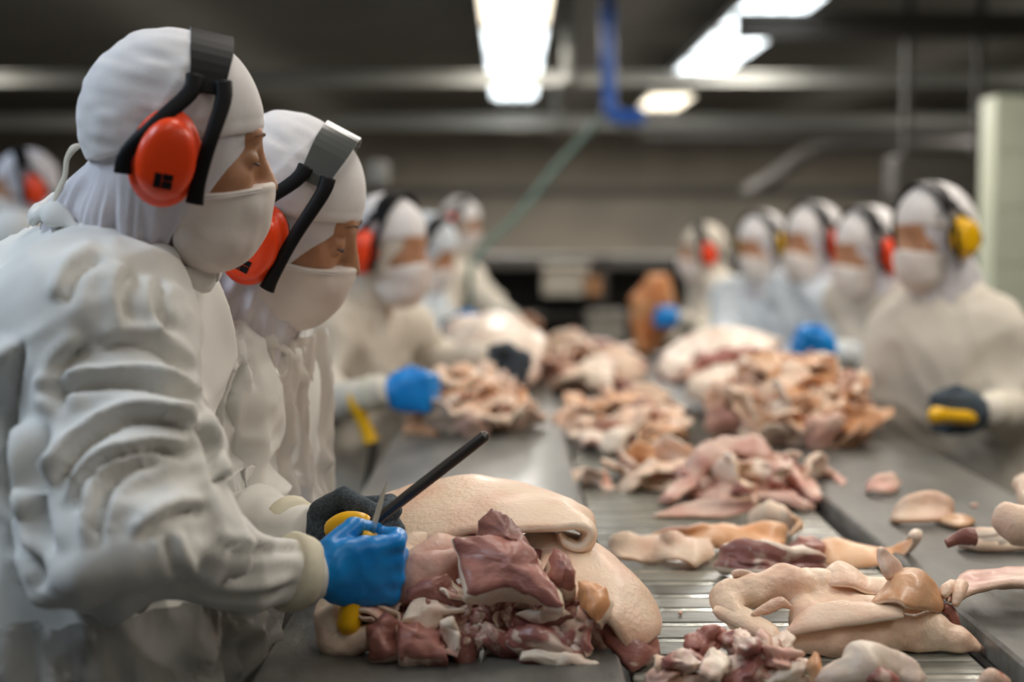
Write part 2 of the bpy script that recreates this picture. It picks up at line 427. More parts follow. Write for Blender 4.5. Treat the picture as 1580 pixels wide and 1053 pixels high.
def fist(root, wrist, fwd, up, matname, side=1, s=1.0, res=.0028, name='glove', spread=0.0):
    """closed hand; fwd = wrist to knuckles, up = thumb side; side=+1 palm towards cross(up,fwd)"""
    f = np.array(fwd, float); f /= np.linalg.norm(f); u = np.array(up, float); u -= f*np.dot(f, u); u /= np.linalg.norm(u)
    p = np.cross(u, f)*side
    R = np.stack([f, p, u], 1)
    O = np.array(wrist)+f*.085*s
    def sdf(X, Y, Z):
        q = (X, Y, Z)
        d = cap(q, (-.10, 0, 0), (-.055, -.002, 0), .027, .030)
        d = smin(d, ell(q, (-.015, -.012, 0), (.055, .020, .046)), .012)
        ln = (.94, 1.0, .96, .84)
        for i, z in enumerate((.036, .0125, -.011, -.033)):
            l = ln[i]; g = spread*(1.5-i)*.01
            k0 = (.026*l+.004, -.016, z); k1 = (.046*l+.002, .014, z*.96+g); k2 = (.024, .036, z*.92+g); k3 = (.001, .028, z*.9+g)
            r = .0118*(.94+.06*l)
            d = smin(d, cap(q, (-.045, -.008, z*.7), k0, .013, .0135), .010)
            fg = np.minimum(np.minimum(cap(q, k0, k1, r*1.08, r), cap(q, k1, k2, r, r*.95)), cap(q, k2, k3, r*.95, r*.85))
            d = smin(d, fg, .0035)
        th = np.minimum(cap(q, (-.050, .006, .028), (-.014, .022, .050), .017, .0135), cap(q, (-.014, .022, .050), (.020, .036, .040), .0130, .0105))
        d = smin(d, th, .006)
        return d
    v, q = nets(sdf, rng(-.14, .07, res), rng(-.05, .06, res), rng(-.06, .075, res))
    v = v*s
    n = vnormals(v, q)
    v = v+n*((vn(v*90, 3)-.5)*.0016+(vn(v*np.array([160, 60, 60]), 5)-.5)*.0012)[:, None]
    if side < 0: q = q[:, ::-1]
    return part(name, W(v, O, R), q, matname, root), O, R
def cuffring(root, el, wr, r0, r1, m='cuff_cloth', l=.035, name='cuff'):
    el, wr = np.array(el), np.array(wr); d = (wr-el)/np.linalg.norm(wr-el)
    v, f = tube([wr-d*l, wr-d*l*.8, wr-d*l*.3, wr+d*.002, wr+d*.004], [r0*.98, r0*1.06, (r0+r1)/2*1.05, r1*1.02, r1*.8], 24)
    v = v+((vn(v*60, 9)-.5)*.004)[:, None]
    return part(name, v, f, m, root)

def foldpush(v, n, folds):
    out = np.zeros(len(v))
    if not folds: return out
    s_, c_ = math.sin(TH), math.cos(TH); q = v-CAM
    dep = q[:, 1]*c_-q[:, 2]*s_; X = 790+F*q[:, 0]/dep; Y = 526.5-F*(q[:, 1]*s_+q[:, 2]*c_)/dep
    facing = np.clip(-(n*q).sum(1)/np.linalg.norm(q, axis=1)*2.5, 0, 1)
    for pts, amp, wd in folds:
        pl, _ = spline([np.array([*p_, 0.]) for p_ in pts], [0]*len(pts), 6); pl = np.array(pl)[:, :2]
        best = np.full(len(v), 1e9); sg = np.zeros(len(v)); tt = np.zeros(len(v))
        for i in range(len(pl)-1):
            a, b = pl[i], pl[i+1]; d = b-a; L2 = d @ d+1e-9
            t = np.clip(((X-a[0])*d[0]+(Y-a[1])*d[1])/L2, 0, 1)
            dx, dy = X-a[0]-t*d[0], Y-a[1]-t*d[1]; dd = np.hypot(dx, dy); m = dd < best
            best[m] = dd[m]; sg[m] = np.sign(d[0]*dy-d[1]*dx)[m]; tt[m] = (i+t[m])/(len(pl)-1)
        u = best*sg/wd        # u > 0 lies below a line drawn left to right
        endf = np.clip(np.minimum(tt, 1-tt)*6, 0, 1)*(best < wd*4)
        out += amp*endf*facing*(np.exp(-((u+1.25)/.95)**2)-1.15*np.exp(-(u/.55)**2)+.35*np.exp(-((u-1.6)/1.0)**2))
    return out
def person(label, head, yaw, pitch, roll, neck, chest, hip, byaw, arms, lean=0, cup='orange_plastic', cloth='coat_cloth', fine=0,
           group=None, cap_m='cap_cloth', bulk=1.0, tail=0.0, clear=False, film=True, hood_m='hood_cloth', logo=False, outer=False, hs=1.0, ct=(-.014, -.006), hb=.140, bx=.012, capc=None, folds=()):
    head, neck, chest, hip = [np.array(a, float) for a in (head, neck, chest, hip)]
    root = empty('person', (hip[0], hip[1], 0), label, 'person', group)
    R = frame(yaw, pitch, roll); O = head; B = frame(byaw, 0)
    hr = .0035 if fine else .008
    cr = (.0055 if outer else .0065) if fine else .014
    fw, lf = B[:, 0], B[:, 1]
    sh = {}
    up = (neck-hip)/np.linalg.norm(neck-hip)
    for k, s in (('R', -1), ('L', 1)): sh[k] = arms[k][0] if arms[k][0] is not None else chest+up*.135+lf*s*.165
    # --- body: one continuous surface from head to legs
    nb = neck
    def body(X, Y, Z):
        q = toloc(X, Y, Z, O, R)
        d = skin_head(tuple(t/hs for t in q))*hs
        w3 = (X, Y, Z)
        d = smin(d, cap(w3, W((-.02, 0, -.05), O, R), nb, .050, .055), .03)
        d = smin(d, cap(w3, nb, chest, .06, .10), .04)
        d = smin(d, cap(w3, chest, hip, .11, .115), .05)
        for k in 'RL':
            d = smin(d, cap(w3, nb-up*.05, sh[k], .05, .045), .03)
            d = smin(d, cap(w3, sh[k], arms[k][1], .045, .036), .02); d = smin(d, cap(w3, arms[k][1], arms[k][2], .036, .026), .02)
            s = -1 if k == 'R' else 1
            hp = hip+lf*s*.09; ft = np.array([hp[0], hp[1], .05])+lf*s*.03
            d = smin(d, cap(w3, hp, (hp*.5+ft*.5), .075, .055), .03); d = smin(d, cap(w3, (hp*.5+ft*.5), ft, .052, .035), .03)
        return d
    pts = np.array([neck, chest, hip, *[arms[k][i] for k in 'RL' for i in (1, 2)], *sh.values()])
    lo = pts.min(0)-.17; hi = pts.max(0)+.17
    lo = np.minimum(lo, head-.15); hi = np.maximum(hi, head+.15); lo[2] = 0.0
    fr = .0045 if fine else .011
    v, q = nets(body, *[mixgrid(lo[i], hi[i], head[i]-.13, head[i]+.13, .02, fr) for i in range(3)])
    part('body', v, q, 'skin', root)
    # --- eyelashes, eyebrows
    if fine:
        for s in (-1, 1):
            a = [W((.0765+.0158*math.cos(t)*math.cos(.1), s*(.032+.0162*math.sin(t)), .0045-.002*math.cos(t)), O, R*hs) for t in np.linspace(-.9, 1.05, 9)]
            v, f = tube(a, [.0008, .0014, .0019, .002, .002, .0019, .0016, .0012, .0005], 6); part('eyelashes', v, f, 'lash', root)
            a = [W((.0935-.018*((t-.015)/.03)**2*.55, s*t, .0355+.004*math.sin((t-.012)/.035*3.0)), O, R*hs) for t in np.linspace(.012, .050, 8)]
            v, f = tube(a, [.0012, .0022, .0026, .0026, .0024, .002, .0014, .0006], 6, (1, .6)); part('eyebrow', v, f, 'brow', root)
    # --- hood
    nl = (neck-O) @ R; bk = nl*1.0
    def hood(X, Y, Z):
        q = (X, Y, Z)
        d = ell(q, (-.014, 0, .037), (.101, .080, .094))
        d = smin(d, ell(q, (.016, 0, -.035), (.074, .068, .085)), .03)
        d = smax(d, X-(.034+.62*(Z+.047)), .004)
        nk = smin(cap(q, (-.025, 0, -.05), nl*.8+np.array([-.012, 0, 0]), .066, .083), cap(q, nl*.8, nl*1.0, .083, .095), .03)
        d = smin(d, nk, .03)
        return d
    gb = [min(-.13, nl[0]-.12), max(.12, nl[0]+.12)], [min(-.11, nl[1]-.12), max(.11, nl[1]+.12)], [nl[2]-.12, .15]
    v, q = nets(hood, *[rng(a, b, hr) for a, b in gb])
    n = vnormals(v, q)
    low = np.clip((-.03-v[:, 2])/.08, 0, 1)
    ang = np.arctan2(v[:, 1], v[:, 0]+.02)
    dd = (vn(np.stack([np.cos(ang)*5+v[:, 2]*6, np.sin(ang)*5, v[:, 2]*9], 1), 4)-.5)*.020*low + (vn(np.stack([np.cos(ang)*13+v[:, 2]*10, np.sin(ang)*13, v[:, 2]*10], 1), 7)-.5)*.010*low + (vn(v*45, 6)-.5)*.002
    v = v+n*dd[:, None]
    part('hood', W(v*hs, O, R), q, hood_m, root)
    # --- close-fitting cap over the hood
    cc = capc or ((-.014, 0, .042), (.107, .087, .097))
    def capf(X, Y, Z):
        q = (X, Y, Z)
        d = ell(q, *cc)
        d = smin(d, ell(q, (-.055-tail*.4, 0, .01), (.058+tail*.35, .066, .068)), .03)
        d = smax(d, (.046+.30*np.minimum(X-.1, 0)+.9*np.minimum(X+.02, 0)*(X < -.02)*.3)-Z, .004)
        sm = np.exp(-(((X+.030-(Z-.06)*.35)/.0035)**2))*.0011*(Z > .03)
        sm2 = np.exp(-((Z-(.062+.30*(X-.1)))/.003)**2)*.0010*(X > .0)
        return d-sm+sm2
    v, q = nets(capf, rng(-.2, .12, hr), rng(-.115, .115, hr), rng(-.10, .16, hr))
    n = vnormals(v, q)
    back = np.clip((.05-v[:, 0])/.08, 0, 1)
    dd = (vn(v*np.array([20, 45, 90]), 12)-.5)*.0045*back + (vn(v*22, 14)-.5)*.004 + (vn(v*np.array([60, 15, 25]), 13)-.5)*.0025*back
    v = v+n*dd[:, None]
    part('cap', W(v*hs, O, R), q, cap_m, root)
    # --- face mask
    def maskf(X, Y, Z):
        q = (X, Y, Z)
        d = ell(q, (.036, 0, -.045), (.074, .069, .085))
        d = smin(d, ell(q, (.080, 0, -.052), (.044, .046, .060)), .03)
        d = smin(d, ell(q, (.052, 0, -.098), (.052, .054, .042)), .03)
        d = smax(d, Z-(-.020+.30*(X-.1)+.10*np.abs(Y)*0), .003)
        d = smax(d, (.006-.10*(Z+.05))-X, .003)
        return d
    v, q = nets(maskf, rng(-.02, .14, hr*.85), rng(-.09, .09, hr*.85), rng(-.16, .02, hr*.85))
    n = vnormals(v, q)
    ed = np.exp(-((v[:, 2]-(-.026+.30*(v[:, 0]-.1)))/.0045)**2)
    dd = (vn(v*np.array([18, 18, 40]), 22)-.5)*.008 + (vn(v*np.array([60, 60, 40]), 23)-.5)*.0025 + ed*.0012
    v = v+n*dd[:, None]
    part('face_mask', W(v*hs, O, R), q, 'mask_cloth', root)
    if fine:
        for dz in (0, -.0035):
            a = [W((xx, -(.0705*math.sqrt(max(0, 1-((xx-.036)/.078)**2))+.0012), -.0245+.30*(xx-.1)+dz), O, R*hs) for xx in np.linspace(.012, .104, 40)]
            v, f = tube(a, .0007, 5); part('stitching', v, f, 'cap_cloth', root)
    muffs(root, O, R*hs, cup, clear, logo, bx=bx, ct=ct, hb=hb)
    # --- coat
    hem = max(.42, hip[2]-.5)
    k_ = bulk
    def coat(X, Y, Z):
        w3 = (X, Y, Z)
        def sc(p):      # squash across the shoulders
            a, b = p[0]-hip[0], p[1]-hip[1]
            f_ = a*fw[0]+b*fw[1]; l_ = a*lf[0]+b*lf[1]
            return (f_, l_*.76, p[2])
        q = sc(w3)
        hc, cc_ = sc(hip), sc(chest)
        d = cap(q, cc_, hc, .138*k_, .150*k_)
        d = smin(d, cap(q, hc, (hc[0], hc[1], hem-.1), .150*k_, .185*k_), .05)
        nn = sc(neck)
        d = smin(d, cap(q, cc_, nn, .125*k_, .055), .06)
        d = smin(d, cap(w3, sh['R'], sh['L'], .080, .080), .06)
        for k in 'RL':
            e, wv = arms[k][1], arms[k][2]
            if outer and k == 'R':
                u_ = (e-sh[k])/np.linalg.norm(e-sh[k])
                a_ = cap(w3, sh[k], e+u_*.03, .084, .100)
                lim = (X-e[0])*u_[0]+(Y-e[1])*u_[1]+(Z-e[2])*u_[2]-.045
                d = smin(d, smax(a_, lim, .01), .04)
            else:
                d = smin(d, cap(w3, sh[k], e, .078, .064), .045); d = smin(d, cap(w3, e, wv, .064, .038), .02)
        d = smax(d, hem-Z, .01)
        return d
    lo2 = pts.min(0)-np.array([.16, .16, 0])*k_; hi2 = pts.max(0)+np.array([.16, .16, .1])*k_
    lo2[:2] = np.minimum(lo2[:2], hip[:2]-.27); hi2[:2] = np.maximum(hi2[:2], hip[:2]+.27)
    lo2[2] = hem-.02
    zz = mixgrid(lo2[2], hi2[2], .86, 2, .02, cr)
    v, q = nets(coat, rng(lo2[0], hi2[0], cr), rng(lo2[1], hi2[1], cr), zz)
    n = vnormals(v, q)
    def limb(v, a, b):
        a, b = np.array(a), np.array(b); d = b-a; L = np.linalg.norm(d); d = d/L
        t = (v-a) @ d; r = v-a-t[:, None]*d
        return t, np.linalg.norm(v-a-np.clip(t, 0, L)[:, None]*d, axis=1), r, L, d
    dd = (vn(v*np.array([11, 11, 3.2]), 31)-.5)*.034+(vn(v*np.array([27, 27, 9]), 32)-.5)*.014
    armw = np.zeros(len(v)); ad = np.zeros(len(v))
    for k in 'RL':
        for (a, b, cmp_) in ((sh[k], arms[k][1], 0), (arms[k][1], arms[k][2], 1)):
            t, dist, r, L, dv = limb(v, a, b)
            wgt = np.clip((.112-dist)/.03, 0, 1)
            tt = t+(r @ np.array([.3, .2, .5]))*.6
            rid = 1-np.abs(2*vn(np.concatenate([tt[:, None]*15, r*7], 1), 41+cmp_)-1)
            rid2 = 1-np.abs(2*vn(np.concatenate([tt[:, None]*32, r*14], 1), 43+cmp_)-1)
            near_el = np.exp(-((t-(L if cmp_ == 0 else 0))/.13)**2)
            f_ = ((rid-.6)*.034+(rid2-.6)*.014)*(.45+.75*near_el)
            ad = np.where(wgt > armw, f_, ad); armw = np.maximum(armw, wgt)
    def ridge(a_, sd):
        wv_ = np.stack([vn(a_*.7+3, sd), vn(a_*.7+11, sd+1), vn(a_*.7+23, sd+2)], 1)*1.3
        return (1-np.abs(2*vn(a_+wv_, sd+3)-1))**2.2
    tz = ridge(v*np.array([7, 7, 4.0])+v[:, [2, 0, 1]]*np.array([3, 3, 0]), 61); tz2 = ridge(v*np.array([15, 15, 9])+v[:, [2, 2, 0]]*np.array([6, -6, 0]), 66)
    dd = dd*.5+(tz-.3)*.030+(tz2-.3)*.012
    dd = dd*(1-armw)+ad*1.25*armw
    v = v+n*dd[:, None]
    v = v+vnormals(v, q)*foldpush(v, n, folds)[:, None]
    part('coat', v, q, cloth, root)
    for k in 'RL':
        e, wv = np.array(arms[k][1]), np.array(arms[k][2])
        if outer and k == 'R':
            u_ = (e-sh[k])/np.linalg.norm(e-sh[k])
            v, q = nets(lambda X, Y, Z: smin(cap((X, Y, Z), e-u_*.10, e, .066, .070), cap((X, Y, Z), e, wv, .070, .033), .03), *[rng(min(e[i], wv[i], (e-u_*.1)[i])-.09, max(e[i], wv[i], (e-u_*.1)[i])+.09, cr) for i in range(3)])
            n = vnormals(v, q); t, dist, r, L, dv = limb(v, e, wv)
            tt = t+(r @ np.array([.3, .2, .7]))*.8
            rid = 1-np.abs(2*vn(np.concatenate([tt[:, None]*11, r*6], 1), 51)-1)
            rid2 = 1-np.abs(2*vn(np.concatenate([tt[:, None]*6, r*22], 1), 52)-1)
            v = v+n*((rid-.6)*.020*(.4+.8*np.exp(-(t/.16)**2))+(rid2-.6)*.010)[:, None]*np.clip((L-.01-t)/.05, .1, 1)[:, None]
            v = v+n*foldpush(v, n, folds)[:, None]
            part('lower_sleeve', v, q, 'cuff_sleeve' if 'cuff_sleeve' in M else cloth, root)
        cuffring(root, e, wv, .042, .038, l=.026)
        s = arms[k][3]
        if s: fist(root, wv, s[0], s[1], s[2], s[3] if len(s) > 3 else (1 if k == 'R' else -1), s[4] if len(s) > 4 else 1.0, res=.0028 if fine else .0055)
    # --- legs and boots below the coat
    for s in (-1, 1):
        hp = hip+lf*s*.10
        a = np.array([hp[0], hp[1], hem+.12]); b = np.array([hp[0], hp[1], .30])
        v, f = tube([a, a*.5+b*.5, b, b-np.array([0, 0, .02])], [.095, .082, .078, .06], 16); part('trouser_leg', v, f, 'trousers_cloth', root)
        def boot(X, Y, Z):
            qq = (X, Y, Z)
            d = cap(qq, (b[0], b[1], .34), (b[0], b[1], .10), .068, .056)
            d = smin(d, cap(qq, b*np.array([1, 1, 0])+np.array([0, 0, .055])-fw*.03, b*np.array([1, 1, 0])+np.array([0, 0, .045])+fw*.15, .056, .046), .03)
            return smax(smax(d, -Z+.002, .004), Z-.335, .004)
        v, q = nets(boot, rng(b[0]-.24, b[0]+.24, .014), rng(b[1]-.24, b[1]+.24, .014), rng(-.012, .36, .014)); part('boot', v, q, 'boot_rubber', root)
    return root, O, R, sh

# ---------------------------------------------------------------- room
def struct(name, v, f, m, smooth=False):
    o = solo(name, v, f, m, smooth=smooth); o['kind'] = 'structure'; return o
struct('floor', *boxv(-8, 7, -4, 24, -.1, 0), 'floor_paint')
struct('ceiling', *boxv(-8, 7, -4, 24, 3.3, 3.4), 'ceiling_paint')
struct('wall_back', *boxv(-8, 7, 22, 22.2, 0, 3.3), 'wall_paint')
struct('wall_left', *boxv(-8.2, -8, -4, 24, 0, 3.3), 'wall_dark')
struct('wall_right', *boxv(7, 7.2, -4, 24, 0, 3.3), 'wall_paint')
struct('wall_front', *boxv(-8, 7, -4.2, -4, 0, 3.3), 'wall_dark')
TZ = .95; BZ = .93
# --- cross beams under the ceiling
def beam(py, d, h, m, label, x0=-7.9, x1=6.9, dep=.12):
    z = P(790, py, d)[2]
    # rectangular hollow section with flanges
    v, f, _ = merge([boxv(x0, x1, d-dep/2, d+dep/2, z-h/2, z-h/2+h*.18), boxv(x0, x1, d-dep/5, d+dep/5, z-h/2+h*.18, z+h/2-h*.18), boxv(x0, x1, d-dep/2, d+dep/2, z+h/2-h*.18, z+h/2)])
    o = solo('beam', v, f, m, label, 'beam', smooth=False); return o
beam(122, 10.2, .085, 'beam_paint', 'pale grey steel beam crossing the ceiling just below the bright tubes')
beam(188, 14.5, .12, 'beam_paint', 'second grey beam crossing behind the blue pipe bend')
beam(298, 18, .12, 'dark_paint', 'dark low beam running across in front of the back wall')
beam(40, 9.0, .16, 'dark_paint', 'dark beam nearest to the camera at the top right', 1.4, 6.9)
beam(205, 12, .10, 'dark_paint', 'dark duct rail at the upper right below the ceiling', 1.1, 6.9)
# --- hanging fluorescent fittings
def fitting(x, y, z, wd, ln, warm, label, hang=True):
    r = empty('ceiling_light', (x, y, z+.09), label, 'light', 'fluorescent ceiling lights')
    v, f = boxv(x-wd/2, x+wd/2, y-ln/2, y+ln/2, z+.02, z+.09, .01); part('housing', v, f, 'fixture_white', r, smooth=False)
    for k in (-1, 0, 1):
        v, f = tube([(x+k*wd*.3, y-ln/2+.03, z), (x+k*wd*.3, y+ln/2-.03, z)], .022, 12, ref=(1, 0, 0)); part('tube_lamp', v, f, 'tube_glow_warm' if warm else 'tube_glow', r)
    v, f = boxv(x-wd/2+.01, x+wd/2-.01, y-ln/2+.01, y+ln/2-.01, z+.012, z+.018); part('diffuser', v, f, 'tube_glow_warm' if warm else 'tube_glow', r, smooth=False)
    for k in (-1, 1):
        v, f = tube([(x, y+k*ln*.35, z+.09), (x, y+k*ln*.35, 3.3)], .008, 6); part('hanger_rod', v, f, 'dark_steel', r)
for i, y in enumerate((0.2, 2.0, 3.8, 5.6, 7.4)):
    if i < 4: pass
ZL = 2.82
names = ['nearest', 'second', 'third', 'fourth', 'fifth', 'sixth']
for i, y in enumerate((9.1, 10.7, 12.3, 14.3, 18.3)):
    fitting(.02 if i != 4 else .06, y, ZL, .46, 1.35, i in (0, 4), names[i]+' fluorescent fitting in the middle row, counted away from the camera')
for i, y in enumerate((9.3, 10.9, 12.5, 15.5)):
    fitting(1.66, y, ZL, .46, 1.35, i == 3, names[i]+' fluorescent fitting in the right-hand row, counted away from the camera')
# --- blue pipe with bend
a = [P(938, -120, 8.5), P(938, 60, 8.5), P(940, 150, 8.5), P(944, 176, 8.5), P(962, 182, 8.5), P(990, 181, 8.5)]
v, f = tube(a, .042, 14, spl=4, ref=(0, 1, 0))
bp = solo('pipe', v, f, 'blue_paint', 'blue painted pipe dropping from the ceiling and bending right', 'pipe')
for (u0, u1) in ((P(938, 20, 8.5), P(938, 30, 8.5)), (P(944, 165, 8.5), P(943, 172, 8.5)), (P(985, 181, 8.5), P(993, 181, 8.5))):
    v, f = tube([u0, u1], .056, 14, ref=(0, 1, 0)); part('pipe_collar', v, f, 'blue_paint', bp)
v, f = tube([P(967, 180, 8.5), P(967, 205, 8.5), P(967, 222, 8.5)], [.02, .03, .012], 10, ref=(0, 1, 0)); part('valve', v, f, 'dark_steel', bp)
v, f = tube([P(925, 185, 8.4), P(860, 255, 7.8), P(800, 330, 7.2), P(732, 402, 6.6), P(726, 480, 6.5)], .013, 10, spl=6)
solo('hose', v, f, 'green_hose', 'thin green hose slanting down left from the blue pipe', 'hose')
for px, y0, y1, d, lb in ((876, 50, 122, 10.1, 'grey drop rod hanging above the pale beam between middle lights and pipe'), (860, 122, 190, 14.3, 'faint grey rod under the pale beam left of the blue pipe')):
    a, b = P(px, y0-60, d), P(px, y1, d)
    v, f, _ = merge([tube([a, b], .035, 10, ref=(0, 1, 0)), tube([P(px, y1-4, d), P(px, y1+2, d)], .05, 10, ref=(0, 1, 0))])
    solo('hanger_rod', v, f, 'beam_paint', lb, 'rod')
# lamp/box on stalk behind third worker
r = empty('wall_unit', P(583, 330, 7.0), 'pale grey box on a stalk above the third worker from the left', 'box')
p = P(583, 268, 7.0); v, f = boxv(p[0]-.05, p[0]+.05, 6.95, 7.05, p[2]-.06, p[2]+.06, .015); part('housing', v, f, 'beam_paint', r, smooth=False)
v, f = tube([p-np.array([0, 0, .06]), P(583, 345, 7.0), np.array([p[0], 7.0, 0])], .018, 8); part('post', v, f, 'dark_steel', r)
# sloping duct on the right
v, f = tube([P(1150, 300, 13), P(1200, 270, 13), P(1250, 235, 13), P(1330, 222, 13), P(1600, 225, 13)], .07, 12, spl=5)
solo('duct', v, f, 'dark_paint', 'dark sloping duct under the ceiling at right', 'duct')
p = P(1455, 275, 9)
v, f, _ = merge([boxv(p[0]-.32, p[0]+.30, 8.9, 9.2, p[2]-.14, p[2]+.14, .02), boxv(p[0]-.28, p[0]-.2, 8.95, 9.15, p[2]-.3, p[2]-.14), boxv(p[0]-.25, p[0]-.21, 9, 9.05, p[2]+.14, 3.3), boxv(p[0]+.2, p[0]+.24, 9, 9.05, p[2]+.14, 3.3)])
solo('machine_housing', v, f, 'dark_paint', 'black machine box hung from the ceiling behind the yellow-earmuff worker', 'machine', smooth=False)
# white column at right
x0 = P(1534, 300, 7.6)[0]; zt = P(1534, 146, 7.6)[2]
col = empty('partition', (x0+.5, 7.7, 0), 'pale green-white tiled partition at the right edge', 'wall panel')
v, f = boxv(x0, x0+1.4, 7.64, 7.85, 0, zt, .01); part('core', v, f, 'column_tile', col, smooth=False)
for i in range(7):
    for j in range(4):
        z0 = zt-(i+1)*.3; 
        if z0 < 0: continue
        v, f = boxv(x0+.004+j*.35, x0+.346+j*.35, 7.625, 7.645, z0+.003, z0+.297, .004); part('tile', v, f, 'column_tile', col, smooth=False)
# dark far machinery under the back wall
r = empty('machine', (1.0, 11.2, 0), 'long dark machine with shelves beyond the end of the line', 'machine')
random.seed(4)
zt = P(790, 395, 11)[2]
for nm, b, m in (('frame', (-.9, 5.2, 11.0, 11.9, zt-.10, zt), 'dark_paint'), ('shelf', (-.9, 5.2, 11.0, 11.8, .75, .80), 'dark_paint'), ('shelf', (-.9, 5.2, 11.0, 11.8, .30, .35), 'dark_paint'), ('back_panel', (-.9, 5.2, 11.85, 11.95, 0, zt), 'dark_paint')):
    v, f = boxv(*b, .01); part(nm, v, f, m, r, smooth=False)
for x in (-.85, .7, 2.2, 3.7, 5.1):
    v, f = boxv(x-.04, x+.04, 11.0, 11.08, 0, zt, .01); part('post', v, f, 'dark_steel', r, smooth=False)
for px, py, wpx, hpx, m, lb in ((872, 432, 70, 50, 'wall_paint', 'grey-brown crate on the dark machine beyond the line'), (912, 442, 28, 26, 'brown_box', 'small orange-brown box on the dark machine'), (935, 505, 60, 50, 'wall_dark', 'dim grey bin on the lower shelf of the dark machine')):
    c = P(px, py, 10.9); ww, hh = wpx/F*10.9/2, hpx/F*10.9/2
    v, f, _ = merge([boxv(c[0]-ww, c[0]+ww, 10.85, 11.1, c[2]-hh, c[2]+hh, .01), boxv(c[0]-ww*1.06, c[0]+ww*1.06, 10.83, 11.12, c[2]+hh*.75, c[2]+hh*.95)])
    solo('crate', v, f, m, lb, 'crate', smooth=False)

# --- processing line: two boards and the slatted belt between
XL0, XL1, XR0, XR1 = -.275, .12, .555, .90
Y0, Y1 = .9, 5.6
lb_ = empty('worktop', ((XL0+XL1)/2, 3, 0), 'scuffed grey cutting board counter along the left side of the belt', 'counter')
v, f = boxv(XL0, XL1, Y0, Y1, TZ-.028, TZ, .004); part('board', v, f, ['board', 'board_edge'], lb_, mi=[1 if i not in (5,) else 0 for i in range(len(f))], smooth=False)
rb_ = empty('worktop', ((XR0+XR1)/2, 3, 0), 'scuffed grey cutting board counter along the right side of the belt', 'counter')
v, f = boxv(XR0, XR1, Y0, Y1, TZ-.030, TZ+.004, .004); part('board', v, f, ['board', 'board_edge'], rb_, mi=[1 if i not in (5,) else 0 for i in range(len(f))], smooth=False)
for r, xa, xb in ((lb_, XL0, XL1), (rb_, XR0, XR1)):
    v, f = boxv(xa+.03, xb-.03, Y0+.05, Y1-.05, TZ-.08, TZ-.031, .004); part('rail', v, f, 'steel', r, smooth=False)
    for y in (1.1, 2.6, 4.1, 5.4):
        for x in (xa+.06, xb-.06):
            v, f = tube([(x, y, TZ-.08), (x, y, .03), (x, y, .0)], [.02, .02, .035], 10, ref=(1, 0, 0)); part('leg', v, f, 'steel', r)
cv = empty('conveyor', ((XL1+XR0)/2, 3, 0), 'slatted metal belt running away between the two grey boards', 'conveyor')
for x0, x1 in ((XL1+.002, XL1+.012), (XR0-.012, XR0-.002)):
    v, f = boxv(x0, x1, Y0, Y1, BZ-.12, BZ-.006); part('side_frame', v, f, 'dark_steel', cv, smooth=False)
for y in (1.2, 3.2, 5.3):
    for x in (XL1+.03, XR0-.03):
        v, f = tube([(x, y, BZ-.1), (x, y, .0)], .022, 10, ref=(1, 0, 0)); part('leg', v, f, 'steel', cv)
def slatv(y):
    xa, xb = XL1+.014, XR0-.020
    a = boxv(xa, xb, y, y+.050, BZ-.016, BZ, .0025)
    # low joint strip with three rubber segments
    return a
m_slat = None; m_strip = None
fy, fi = [], []
y = Y0+.02; rest = []
while y < Y1-.08:
    if y < 2.75:
        v, f = slatv(y)
        if m_slat is None:
            v2 = v-np.array([0, y, 0]); m_slat = rawmesh('slat', v2-np.array([cv.location[0], cv.location[1], 0]), f, 'slat', smooth=False)
            v, f = boxv(XL1+.014, XR0-.02, .0515, .069, BZ-.016, BZ-.001, .002); m_strip = rawmesh('joint_strip', v-np.array([cv.location[0], cv.location[1], 0]), f, 'slat_shiny', smooth=False)
        link('slat', m_slat, cv, (0, y, random.uniform(-.001, .001))); link('joint_strip', m_strip, cv, (0, y, 0))
    else:
        rest.append((*slatv(y), 0)); rest.append((*boxv(XL1+.014, XR0-.02, y+.052, y+.068, BZ-.016, BZ-.003), 1))
    y += .0705
v, f, mi = merge(rest); o = part('slat', v, f, ['slat', 'slat_shiny'], cv, mi=mi, smooth=False); o['kind'] = 'stuff'
v, f = boxv(XL1+.012, XR0-.012, Y0, Y1, BZ-.03, BZ-.017); part('belt_bed', v, f, 'dark_steel', cv, smooth=False)

